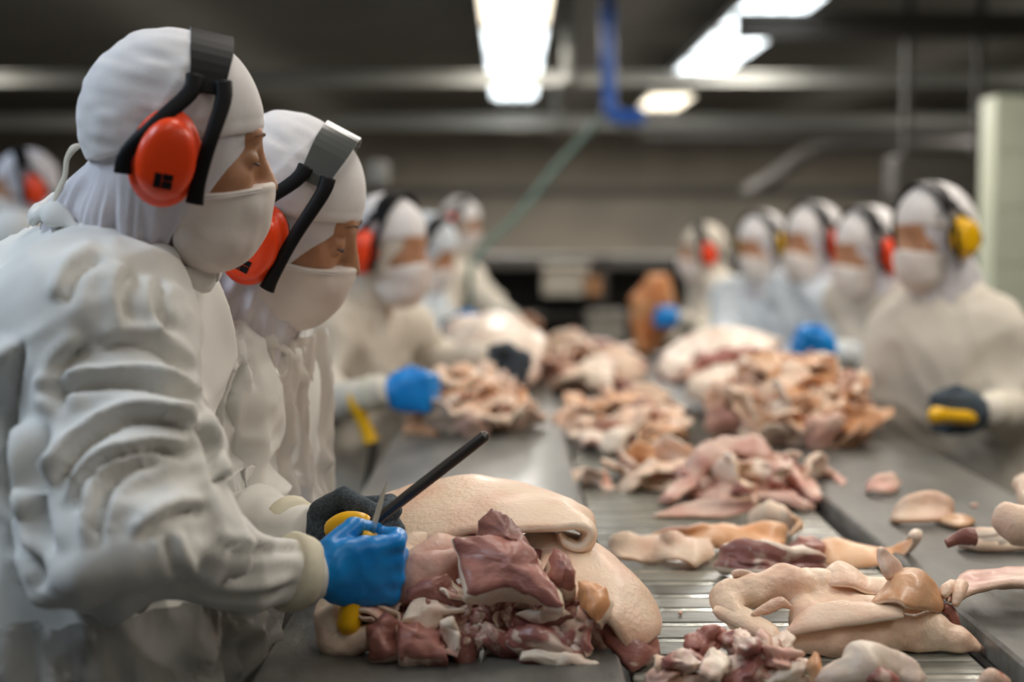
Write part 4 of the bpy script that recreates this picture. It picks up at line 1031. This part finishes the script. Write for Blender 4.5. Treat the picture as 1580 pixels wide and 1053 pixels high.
# flat muscle pieces placed individually
def polyslab(name, outline, d0, th, mats, label, seed, tilt=0.0, dome=.012, cat='meat', group=None):
    """irregular cut piece: outline in frame pixels at depth d0, own thickness along the view-facing normal"""
    pts = np.array([P(x, y, d0+tilt*(y-outline[0][1])/100) for x, y in outline]); c = pts.mean(0)
    m = 8*len(outline); per, _ = spline(list(pts)+[pts[0]], [0]*(len(pts)+1), 8); per = np.array(per[:-1])
    per = pts[np.repeat(np.arange(len(pts)), 8)]*0+per
    lin = np.array([pts[i]*(1-k/8)+pts[(i+1) % len(pts)]*k/8 for i in range(len(pts)) for k in range(8)]); per = per*.5+lin*.5
    soft = sum(np.roll(per, k, axis=0) for k in range(-m//5, m//5+1))/(2*(m//5)+1 if m % 5 == 0 else len(range(-m//5, m//5+1)))
    soft = c+(soft-c)*1.25
    r_ = np.random.RandomState(seed); nr = np.array([r_.uniform(-.45, .45), -.75, r_.uniform(.3, .9)]); nr /= np.linalg.norm(nr); ax_ = np.cross(nr, [0, 0, 1.0]); ax_ /= np.linalg.norm(ax_)
    rings = [(1.0, -th), (1.02, -th*.4), (1.0, 0), (.93, .004), (.8, .004+dome*.3), (.6, .004+dome*.6), (.4, .004+dome*.85), (.2, .004+dome*.97), (.03, .004+dome)]
    V_ = []; mi = []
    for s_, h in rings:
        for p, p2 in zip(per, soft): V_.append(c+(p*min(1, s_*s_)+p2*(1-min(1, s_*s_))-c)*s_+nr*h)
    V_ = np.array(V_); F_ = []; V_ = V_+nr*(((V_-c) @ ax_)**2*r_.uniform(-4, 4)+((V_-c) @ np.cross(nr, ax_))**2*r_.uniform(-5, 3))[:, None]
    for i in range(len(rings)-1):
        for k in range(m): F_.append((i*m+k, i*m+(k+1) % m, (i+1)*m+(k+1) % m, (i+1)*m+k)); mi.append(1 if i < 2 else 0)
    V_ = V_+(np.stack([vn(V_*45+7, seed), vn(V_*45+19, seed+1), vn(V_*45+31, seed+2)], 1)-.5)*.012+(np.stack([vn(V_*130+7, seed+6), vn(V_*130+19, seed+7), vn(V_*130+31, seed+8)], 1)-.5)*.005+nr*((vn(V_*np.array([30, 120, 120]), seed+4)-.5)*.006)[:, None]
    F_.append(tuple(range(m))[::-1]); mi.append(1); F_.append(tuple((len(rings)-1)*m+k for k in range(m))); mi.append(0)
    return solo(name, V_, F_, mats, label, cat, group, mi=mi)
MW = ['muscle', 'white_fat']
polyslab('muscle_piece', [(700, 842), (740, 834), (808, 840), (832, 872), (872, 940), (850, 938), (792, 915), (722, 918)], 1.575, .020, MW, 'largest dark red muscle with a white rim at the centre of the pile', 31, -.06, .010)
polyslab('muscle_piece', [(733, 800), (752, 778), (772, 792), (806, 820), (830, 860), (838, 888), (818, 884), (790, 838), (742, 832)], 1.605, .025, ['muscle', 'marbled'], 'reddish muscle wedge poking up behind the largest muscle', 35, -.05, .008)
polyslab('muscle_piece', [(846, 858), (858, 842), (880, 868), (892, 905), (880, 912), (842, 892)], 1.580, .025, ['muscle', 'white_fat'], 'narrow dark muscle right of the largest muscle', 39, -.05, .008)
polyslab('muscle_piece', [(628, 912), (690, 886), (704, 902), (716, 935), (668, 930), (632, 924)], 1.575, .025, ['muscle', 'white_fat'], 'dark muscle flap left of the largest muscle', 43, -.05, .008)
polyslab('muscle_piece', [(618, 958), (640, 925), (700, 935), (728, 945), (712, 950), (690, 952), (668, 975), (640, 965)], 1.555, .02, ['white_fat', 'muscle'], 'white-topped flap hanging below the dark muscle flap', 47, -.05, .008)
polyslab('fat_piece', [(682, 955), (704, 948), (710, 970), (703, 1005), (696, 1000)], 1.535, .02, ['white_fat', 'white_fat'], 'white fat wedge pointing down at the front of the pile', 51, -.04, .006)
polyslab('muscle_piece', [(795, 945), (850, 940), (885, 950), (862, 962), (820, 960)], 1.545, .02, ['white_fat', 'muscle'], 'thin white-edged slice right of centre in the pile', 55, -.04, .008)
polyslab('muscle_piece', [(862, 960), (890, 935), (912, 945), (918, 980), (910, 1015), (895, 1000), (870, 985)], 1.55, .025, ['marbled', 'white_fat'], 'upright marbled slice at the right front of the pile', 59, -.05, .008)
polyslab('muscle_piece', [(776, 990), (800, 968), (850, 966), (875, 985), (888, 1012), (830, 1005), (790, 1000)], 1.535, .025, ['marbled', 'white_fat'], 'pale marbled slice low at the front of the pile', 63, -.05, .01)
polyslab('muscle_piece', [(612, 965), (640, 958), (668, 985), (690, 1020), (655, 1022), (612, 1018)], 1.535, .03, ['muscle', 'marbled'], 'dark muscle piece low at the left front of the pile', 67, -.05, .01)
polyslab('muscle_piece', [(565, 970), (600, 945), (618, 960), (606, 1015), (570, 1018)], 1.545, .03, ['muscle', 'white_fat'], 'reddish muscle at the left foot of the pile', 69, -.05, .01)
polyslab('muscle_piece', [(800, 1012), (850, 995), (915, 1018), (925, 1026), (860, 1028), (805, 1026)], 1.53, .02, ['white_fat', 'muscle'], 'flat white slice lying at the very front of the pile', 77, -.04, .006)
polyslab('muscle_piece', [(885, 895), (925, 900), (938, 930), (925, 960), (900, 935)], 1.57, .025, ['tan_rind', 'white_fat'], 'orange-brown fat piece below the right rind flap', 81, -.05, .012)
tubemeat('fat_piece', [P(505, 925, 1.60), P(510, 955, 1.585), P(516, 985, 1.575), P(540, 992, 1.565), P(575, 985, 1.56)], [.012, .019, .020, .017, .012], ['white_fat'], 'white fat edge poking out left of the knife handle', 85)
rs = np.random.RandomState(8)
def zone(px, py):
    side = 'left third' if px < 690 else 'middle' if px < 810 else 'right third'
    return 'small red-white trimming at the '+('foot' if py > 985 else 'upper slope' if py < 925 else 'mid slope')+' of the foreground pile, '+side
for (yy, d, xa, xb, st_) in ((1006, 1.56, 590, 925, 34), (975, 1.58, 575, 925, 34), (942, 1.605, 580, 915, 36), (908, 1.635, 600, 900, 42), (875, 1.665, 640, 880, 50)):
    for x in np.arange(xa, xb, st_):
        place(['red', 'red', 'red', 'pink'][rs.randint(4)], rs.randint(100), P(x+rs.uniform(-8, 8), yy+rs.uniform(-6, 6), d), (rs.uniform(-.7, .7), rs.uniform(-.9, .9), rs.uniform(0, 6.28)), rs.uniform(.55, .85), zone(x, yy), 'trimmings of the foreground pile')
for k in range(46):
    yy = rs.uniform(935, 1016); dq = 1.545+(1016-yy)*.0006; xx_ = rs.uniform(572, 925)
    place(['red', 'red', 'pink'][rs.randint(3)], rs.randint(100), P(xx_, yy, dq-.01), (rs.uniform(-1.2, 1.2), rs.uniform(-1.2, 1.2), rs.uniform(0, 6.28)), rs.uniform(.38, .62), zone(xx_, yy), 'trimmings of the foreground pile')

# ---------------------------------------------------------------- big folded belly on the belt (right foreground)
def sdfmeat(name, f, lo, hi, res, mats, label, seed=0, amp=.003, fine_=.0012, pick=None):
    v, q = nets(f, *[rng(lo[i], hi[i], res) for i in range(3)]); n = vnormals(v, q)
    v = v+n*((vn(v*40, seed)-.5)*amp*2+(vn(v*110, seed+1)-.5)*fine_*2)[:, None]
    mi = None
    if pick is not None: mi = pick(v[q].mean(1))
    return solo(name, v, q, mats, label, 'meat', mi=mi)
c0, c1 = P(1100, 1015, 1.60), P(1515, 850, 1.80)
def chain(q, pts, rr, k=.006):
    d = None
    for a, b, r0, r1 in zip(pts[:-1], pts[1:], rr[:-1], rr[1:]):
        e = cap(q, a, b, r0, r1); d = e if d is None else smin(d, e, k)
    return d
ro = [P(1122, 925, 1.70), P(1165, 912, 1.71), P(1215, 903, 1.72), P(1262, 908, 1.73), P(1300, 925, 1.73), P(1350, 940, 1.73)]
fl = [P(1240, 985, 1.63), P(1290, 985, 1.625), P(1350, 985, 1.625), P(1400, 982, 1.635)]
rt_ = [P(1330, 992, 1.63), P(1380, 978, 1.64), P(1430, 978, 1.645), P(1475, 990, 1.64), P(1512, 1003, 1.635)]
lf_ = [P(1120, 915, 1.70), P(1122, 940, 1.68), P(1140, 960, 1.66), P(1180, 975, 1.65)]
bd_ = [P(1250, 960, 1.68), P(1330, 960, 1.69), P(1410, 960, 1.69)]
def belly(X, Y, Z):
    q = (X, Y, Z)
    d = chain(q, ro, [.018, .022, .024, .024, .022, .015])
    d = smin(d, chain(q, lf_, [.016, .017, .014, .010]), .012)
    d = smin(d, chain(q, bd_, [.028, .032, .026]), .02)
    d = smin(d, chain(q, fl, [.018, .022, .023, .016]), .008)
    d = smin(d, chain(q, rt_, [.014, .023, .025, .019, .005]), .004)
    return smax(d, BZ+.001-Z, .004)
sdfmeat('pork_belly', belly, c0-V3(.03, .03, .06), c1+V3(.03, .08, .04), .003, ['pale_rind', 'white_fat'], 'large folded pale pork belly in sharp focus on the belt at lower right', 90, pick=None)
# its front lip, upright tan flap and tips
def bellypart(name, secs, th, mats, **kw):
    v, f, mi = sheet_mesh(secs, th, mats, **kw); return part(name, v, f, mats, bellyobj, mi=mi)
bellyobj = [o for o in C.objects if o.name.startswith('pork_belly')][0]; bpy.context.view_layer.update()
secs = [S(P(1206, 985, 1.612), P(1222, 962, 1.640), 0), S(P(1240, 972, 1.602), P(1256, 940, 1.640), .004), S(P(1292, 962, 1.596), P(1300, 930, 1.645), .006), S(P(1345, 955, 1.596), P(1350, 932, 1.65), .006), S(P(1395, 950, 1.60), P(1398, 930, 1.66), .004)]
bellypart('front_lip', secs, .011, ['pale_rind', 'white_fat'], m=12, n=7, wob=.003, seed=21)
secs = [S(P(1338, 935, 1.64), P(1352, 925, 1.70), 0), S(P(1366, 925, 1.615), P(1366, 900, 1.70), .006), S(P(1392, 925, 1.605), P(1380, 872, 1.70), .012), S(P(1422, 930, 1.61), P(1415, 872, 1.70), .016), S(P(1448, 940, 1.63), P(1436, 905, 1.70), .012), S(P(1452, 948, 1.66), P(1450, 930, 1.71), 0)]
bellypart('brown_flap', secs, .009, ['tan_rind', 'pale_rind'], m=18, n=9, wob=.003, seed=23, freq=34)
secs = [S(P(1356, 846, 1.665), P(1358, 844, 1.67), 0), S(P(1355, 860, 1.66), P(1374, 858, 1.68), .002), S(P(1362, 878, 1.65), P(1388, 868, 1.69), .003), S(P(1370, 895, 1.65), P(1396, 885, 1.69), 0)]
bellypart('tip', secs, .007, ['white_fat', 'pale_rind'], m=8, wob=.002, seed=25)
secs = [S(P(1262, 905, 1.72), P(1266, 893, 1.76), 0), S(P(1290, 902, 1.70), P(1288, 868, 1.76), .004), S(P(1318, 905, 1.70), P(1306, 868, 1.76), .004), S(P(1345, 915, 1.70), P(1335, 890, 1.75), .003), S(P(1372, 915, 1.69), P(1370, 895, 1.73), 0)]
bellypart('back_flap', secs, .009, ['pale_rind', 'white_fat'], m=12, n=6, wob=.003, seed=27)
secs = [S(P(1098, 945, 1.66), P(1105, 925, 1.70), 0), S(P(1118, 958, 1.65), P(1130, 930, 1.69), .004), S(P(1150, 970, 1.635), P(1160, 945, 1.67), .006), S(P(1185, 990, 1.62), P(1195, 968, 1.65), .004), S(P(1198, 1003, 1.62), P(1205, 990, 1.64), 0)]
bellypart('left_lip', secs, .010, ['pale_rind', 'white_fat'], m=12, n=6, wob=.003, seed=28)
tubemeat('meat_scrap', [P(1162, 948, 1.655), P(1180, 938, 1.665), P(1205, 930, 1.67), P(1222, 936, 1.67)], [.002, .006, .006, .003], ['blood_fat'], 'blood-red scrap tucked in the hollow of the folded belly', 92, wob=.003)
tubemeat('meat_scrap', [P(1132, 888, 1.71), P(1145, 884, 1.71), P(1168, 886, 1.715)], [.004, .0055, .003], ['blood_fat'], 'small orange scrap on top of the belly left end', 93, n=12, wob=.003)
tubemeat('meat_scrap', [P(1458, 940, 1.66), P(1472, 945, 1.66), P(1480, 968, 1.655)], [.006, .008, .004], ['muscle'], 'small dark red scrap at the right end of the folded belly', 94, n=12)
# front left cluster
FC = [(1090, 985, 'muscle', 'dark'), (1130, 990, 'marbled', ''), (1060, 1020, 'marbled', ''), (1100, 1025, 'white_fat', ''), (1150, 1030, 'marbled', ''), (1190, 1000, 'white_fat', ''), (1215, 1040, 'white_fat', ''), (1030, 1045, 'pink_fat', ''), (1170, 1052, 'pink_fat', ''), (1120, 1055, 'marbled', ''), (1070, 1060, 'pink_fat', ''), (1200, 1020, 'pink_fat', '')]
for k, (px, py, m_, _) in enumerate(FC):
    v, f = chunk_mesh(300+k, .030, .021, .015, 6, .26, 4)
    o = link('meat_piece', rawmesh('scrap_mesh', v, f, m_), None, P(px, py, 1.56 if py < 1010 else 1.50)); o.rotation_euler = (rs.uniform(-.5, .5), rs.uniform(-.5, .5), rs.uniform(0, 6))
    tag(o, 'ragged red and white scrap in the cluster at the bottom centre', 'meat', 'ragged scraps at the bottom centre')
for k in range(14):
    place(['pink', 'red', 'pale'][k % 3], k*3+1, P(rs.uniform(1030, 1225), rs.uniform(985, 1055), rs.uniform(1.50, 1.58)), (rs.uniform(-.5, .5), rs.uniform(-.5, .5), rs.uniform(0, 6.28)), rs.uniform(.35, .55), 'ragged red and white scrap in the cluster at the bottom centre', 'ragged scraps at the bottom centre')
tubemeat('fat_piece', [P(1270, 1062, 1.47), P(1310, 1035, 1.475), P(1350, 1025, 1.48), P(1385, 1040, 1.48), P(1420, 1060, 1.47)], [.012, .019, .021, .018, .010], ['white_fat'], 'white fat lump cut by the bottom edge of the frame', 95, wob=.006)
tubemeat('meat_scrap', [P(1258, 1010, 1.50), P(1256, 1025, 1.49), P(1262, 1045, 1.485), P(1266, 1060, 1.48)], [.005, .009, .009, .008], ['tan_rind'], 'narrow orange piece standing left of the bottom white lump', 96, n=14, wob=.003)
tubemeat('meat_scrap', [P(1335, 1045, 1.46), P(1355, 1038, 1.455), P(1385, 1050, 1.455)], [.006, .010, .006], ['marbled'], 'red streaked scrap lying on the bottom white lump', 97, n=14, wob=.004)
tubemeat('meat_scrap', [P(1505, 1060, 1.46), P(1530, 1050, 1.46), P(1560, 1058, 1.46)], [.005, .009, .005], ['blood_fat'], 'orange scrap at the bottom edge near the right board', 98, n=14, wob=.004)

# ---------------------------------------------------------------- middle belt pieces
TR = ['tan_rind', 'white_fat']
def BS(px0, py0, px1, py1, dz0, dz1, bend):   # near edge and far edge standing dz above belt
    return S(T(px0, py0, BZ+dz0), T(px1, py1, BZ+dz1), bend)
sheet('rind_strip', [BS(945, 862, 940, 842, .004, .02, 0), BS(975, 868, 965, 832, .006, .03, -.01), BS(1010, 866, 1005, 826, .006, .03, .012), BS(1045, 872, 1030, 830, .006, .035, -.012), BS(1078, 875, 1062, 828, .006, .03, .012), BS(1105, 862, 1095, 832, .005, .02, 0)], .008, ['pale_rind', 'tan_rind'], 'wavy tan rind strip lying at the left of the belt behind the folded belly', m=14, n=7, wob=.005, seed=41, drop=BZ)
sheet('rind_strip', [BS(1000, 828, 1005, 818, .02, .03, 0), BS(1060, 838, 1065, 812, .015, .04, -.01), BS(1120, 842, 1130, 806, .01, .035, .01), BS(1180, 848, 1190, 812, .008, .03, -.01), BS(1210, 838, 1215, 818, .006, .02, 0)], .010, ['tan_rind', 'pink_fat'], 'long tan strip lying behind the wavy rind strip', m=12, n=7, wob=.005, seed=42, drop=BZ)
sheet('rind_strip', [BS(1155, 812, 1160, 784, .006, .03, .01), BS(1185, 815, 1180, 775, .008, .05, .012), BS(1212, 818, 1205, 782, .008, .045, .015), BS(1232, 820, 1226, 795, .010, .04, -.012), BS(1222, 822, 1228, 800, .02, .03, -.01)], .007, ['pale_rind', 'tan_rind'], 'tan strip curled into a small roll near the middle of the belt', m=12, n=8, wob=.003, seed=43, drop=BZ)
sheet('rind_strip', [BS(1005, 798, 1015, 792, .004, .008, 0), BS(1060, 798, 1070, 776, .004, .02, -.005), BS(1120, 798, 1125, 768, .005, .035, -.01), BS(1165, 782, 1160, 766, .02, .04, -.004)], .008, ['pink_fat', 'tan_rind'], 'pointed pink strip in front of the pink folded heap', m=12, n=7, wob=.003, seed=44, drop=BZ)
sheet('meat_piece', [BS(1100, 880, 1115, 850, .006, .03, -.01), BS(1150, 886, 1155, 842, .012, .045, -.02), BS(1205, 886, 1210, 846, .012, .045, -.02), BS(1265, 882, 1262, 856, .008, .03, -.012)], .022, ['marbled', 'white_fat'], 'dark red marbled meat lying behind the left end of the folded belly', m=14, n=7, wob=.008, seed=45, drop=BZ)
v, f = chunk_mesh(411, .034, .022, .016, 5, .2, 4); o = link('meat_piece', rawmesh('scrap_mesh', v, f, 'muscle'), None, T(1240, 868, BZ)+V3(0, 0, .025)); tag(o, 'dark muscle end beside the brown strip with the curl', 'meat')
sheet('rind_strip', [BS(1250, 855, 1258, 838, .004, .02, 0), BS(1280, 872, 1285, 828, .006, .035, .008), BS(1325, 875, 1330, 836, .006, .03, .008), BS(1365, 872, 1370, 846, .008, .025, .004), BS(1395, 860, 1402, 836, .02, .04, -.004), BS(1412, 838, 1420, 822, .05, .058, -.006), BS(1406, 826, 1412, 818, .062, .066, -.003), BS(1398, 832, 1402, 824, .055, .060, 0)], .006, ['tan_rind', 'white_fat'], 'brown rind strip ending in a thin upright curl beside the right board', m=12, n=8, wob=.003, seed=46, drop=BZ)
# pink folded heap at mid belt
ph = [([(1030, 775, .01), (1060, 745, .03), (1090, 705, .075), (1130, 690, .09), (1170, 695, .085), (1200, 715, .06)], .018, 'pink_fat', 'long pink roll arching over the mid-belt heap'),
      ([(1110, 775, .01), (1130, 745, .03), (1160, 720, .05), (1200, 722, .05), (1240, 745, .03), (1265, 775, .01)], .017, 'pink_fat', 'pink fold at the front of the mid-belt heap'),
      ([(1140, 740, .03), (1170, 728, .05), (1195, 735, .05)], .024, 'white_fat', 'white fat lump inside the arch of the mid-belt heap'),
      ([(1210, 735, .03), (1250, 725, .04), (1290, 740, .02), (1300, 760, .01)], .016, 'pink_fat', 'pink strip at the right of the mid-belt heap'),
      ([(1170, 770, .01), (1210, 772, .015), (1250, 782, .01)], .018, 'pink_fat', 'pale flat strip at the foot of the mid-belt heap')]
for k, (pp, r_, m_, lbl) in enumerate(ph):
    pts = [T(a, b, BZ+c) for a, b, c in [(p[0], p[1]+p[2]*900*0, p[2]) for p in pp]]
    tubemeat('rind_roll', pts, [r_*.6]+[r_]*(len(pts)-2)+[r_*.6], [m_], lbl, 120+k*5, flat=(1.5, .75), wob=.006)
x, y, r = hp(1050, 1280, 785, BZ); heap(x, y+.16, r, .17, .055, BZ, 20, ['pink', 'pink', 'pale'], 'pinkish trimming in the folded heap at mid belt', 'pink trimmings at mid belt', 12, .6, .9)
x, y, r = hp(960, 1110, 770, BZ); heap(x, y+.17, r, .13, .035, BZ, 10, ['tan', 'pale'], 'tan scrap left of the pink mid-belt heap', 'tan scraps left of the pink heap', 13, .55, .8)
for k, (px, py, lib, s) in enumerate(((885, 742, 'pale', .45), (915, 752, 'tan', .45), (940, 752, 'pink', .45), (975, 750, 'red', .6), (1015, 748, 'tan', .6))):
    lbls = ['pale scrap leftmost in the row of scraps on the belt', 'orange scrap second from left in the row of belt scraps', 'pinkish scrap third from left in the row of belt scraps', 'brown-red ring-like scrap in the row of belt scraps', 'tan scrap at the right end of the row of belt scraps']
    place(lib, k*4+2, T(px, py, BZ)+V3(0, 0, .014), (.1, .1, k*1.3), s, lbls[k])
# ---------------------------------------------------------------- pieces on the right board
RZ = TZ+.004
def RS(px0, py0, px1, py1, dz0, dz1, bend): return S(T(px0, py0, RZ+dz0), T(px1, py1, RZ+dz1), bend)
sheet('meat_scrap', [RS(1338, 758, 1342, 750, .004, .01, 0), RS(1350, 760, 1354, 735, .006, .03, -.005), RS(1372, 760, 1374, 733, .006, .028, -.006), RS(1386, 758, 1388, 745, .004, .01, 0)], .014, ['pink_fat', 'white_fat'], 'small pale scrap alone on the right board', m=10, wob=.004, seed=51, drop=RZ)
sheet('meat_scrap', [RS(1373, 802, 1378, 792, .004, .012, 0), RS(1395, 806, 1400, 768, .006, .04, -.010), RS(1430, 806, 1435, 762, .006, .045, -.012), RS(1458, 804, 1462, 768, .006, .04, -.008), RS(1464, 800, 1468, 785, .006, .02, 0)], .014, ['pale_rind', 'tan_rind'], 'arched tan scrap in the middle of the right board', m=12, wob=.003, seed=52, drop=RZ)
sheet('meat_scrap', [RS(1444, 802, 1446, 796, .004, .008, 0), RS(1465, 812, 1468, 796, .006, .014, -.004), RS(1490, 812, 1492, 798, .005, .012, -.003), RS(1503, 808, 1504, 802, .004, .006, 0)], .010, ['tan_rind', 'tan_rind'], 'flat orange scrap touching the arched tan scrap', m=8, wob=.003, seed=53, drop=RZ)
tubemeat('meat_piece', [P(1462, 838, 1.86), P(1485, 832, 1.86), P(1505, 832, 1.86)], [.006, .010, .011], ['muscle'], 'pink-red end of meat at the right edge stack', 141, n=14)
sheet('meat_piece', [RS(1480, 842, 1490, 818, .006, .03, -.004), RS(1520, 846, 1530, 815, .008, .035, -.006), RS(1575, 846, 1580, 812, .008, .035, -.006), RS(1625, 846, 1630, 812, .008, .035, -.004)], .02, ['white_fat', 'pale_rind'], 'flat pale piece under the round lump at the right edge', m=12, wob=.004, seed=54, drop=RZ)
sheet('meat_piece', [RS(1500, 851, 1505, 835, .004, .01, 0), RS(1560, 852, 1565, 835, .004, .012, 0), RS(1620, 852, 1625, 835, .004, .012, 0)], .018, ['pale_rind', 'pale_rind'], 'tan slab at the foot of the right edge stack', m=8, wob=.003, seed=55, drop=RZ)
tubemeat('meat_piece', [P(1552, 795, 1.93), P(1560, 802, 1.91), P(1580, 812, 1.90), P(1620, 815, 1.90)], [.014, .026, .03, .02], ['pale_rind'], 'round pale lump on the right edge stack', 145)
tubemeat('meat_piece', [P(1578, 740, 2.25), P(1586, 752, 2.2), P(1600, 790, 2.1)], [.010, .02, .02], ['pale_rind'], 'pale piece barely showing at the right edge above the lump', 149)
sheet('rind_strip', [S(P(1462, 928, 1.655), P(1460, 905, 1.70), 0), S(P(1490, 920, 1.69), P(1485, 890, 1.76), -.004), S(P(1530, 912, 1.70), P(1525, 882, 1.78), -.005), S(P(1575, 908, 1.70), P(1570, 879, 1.78), -.004), S(P(1630, 908, 1.70), P(1630, 878, 1.78), 0)], .014, ['pink_fat', 'pale_rind'], 'pale strip with finger-like ends drooping over the right board edge', m=12, n=7, wob=.004, seed=56)
for pts, l_ in (([P(1482, 905, 1.69), P(1478, 918, 1.665), P(1474, 934, 1.655)], 'right'), ([P(1470, 905, 1.69), P(1460, 912, 1.67), P(1455, 922, 1.66)], 'left')):
    v, f = tube(pts, [.009, .008, .004], 10, spl=4); v = v+((vn(v*60, 3)-.5)*.003)[:, None]
    part('strip_end', v, f, 'pale_rind', [o for o in C.objects if o.get('label', '').startswith('pale strip with finger')][0])
for k, (px, py, s) in enumerate(((1398, 843, .006), (1503, 783, .006), (1376, 884, .003), (1050, 948, .003), (1446, 962, .003))):
    v, f = chunk_mesh(500+k, s, s*.8, s*.7, 5, .2, 3); o = solo('meat_crumb', v+(T(px, py, RZ if k != 3 else BZ)+V3(0, 0, s*.5)), f, ['pink_fat'], ['pinkish crumb on the right board beside the curl', 'pale crumb on the right board above the flat orange scrap', 'tiny crumb on the edge of the right board', 'tiny red crumb on the belt left of the folded belly', 'tiny crumb on the right board near the drooping strip'][k], 'meat crumb')
# raised orange piece held by the far right-side worker
sheet('meat_piece', [S(P(985, 545, 6.3), P(1010, 545, 6.5), 0), S(P(978, 505, 6.3), P(1040, 510, 6.5), -.03), S(P(978, 470, 6.3), P(1046, 470, 6.4), -.05), S(P(990, 445, 6.3), P(1040, 440, 6.4), -.04), S(P(1005, 428, 6.3), P(1025, 426, 6.4), 0)], .04, ['orange_meat', 'orange_meat'], 'orange-brown hanging piece of meat lifted by the far right-side worker', m=14, wob=.015, seed=61)
tubemeat('meat_strand', [P(1252, 545, 4.05), P(1240, 560, 4.0), P(1232, 590, 3.9)], [.008, .014, .02], ['muscle'], 'dark strand pulled up by the raised blue glove', 160, n=12)
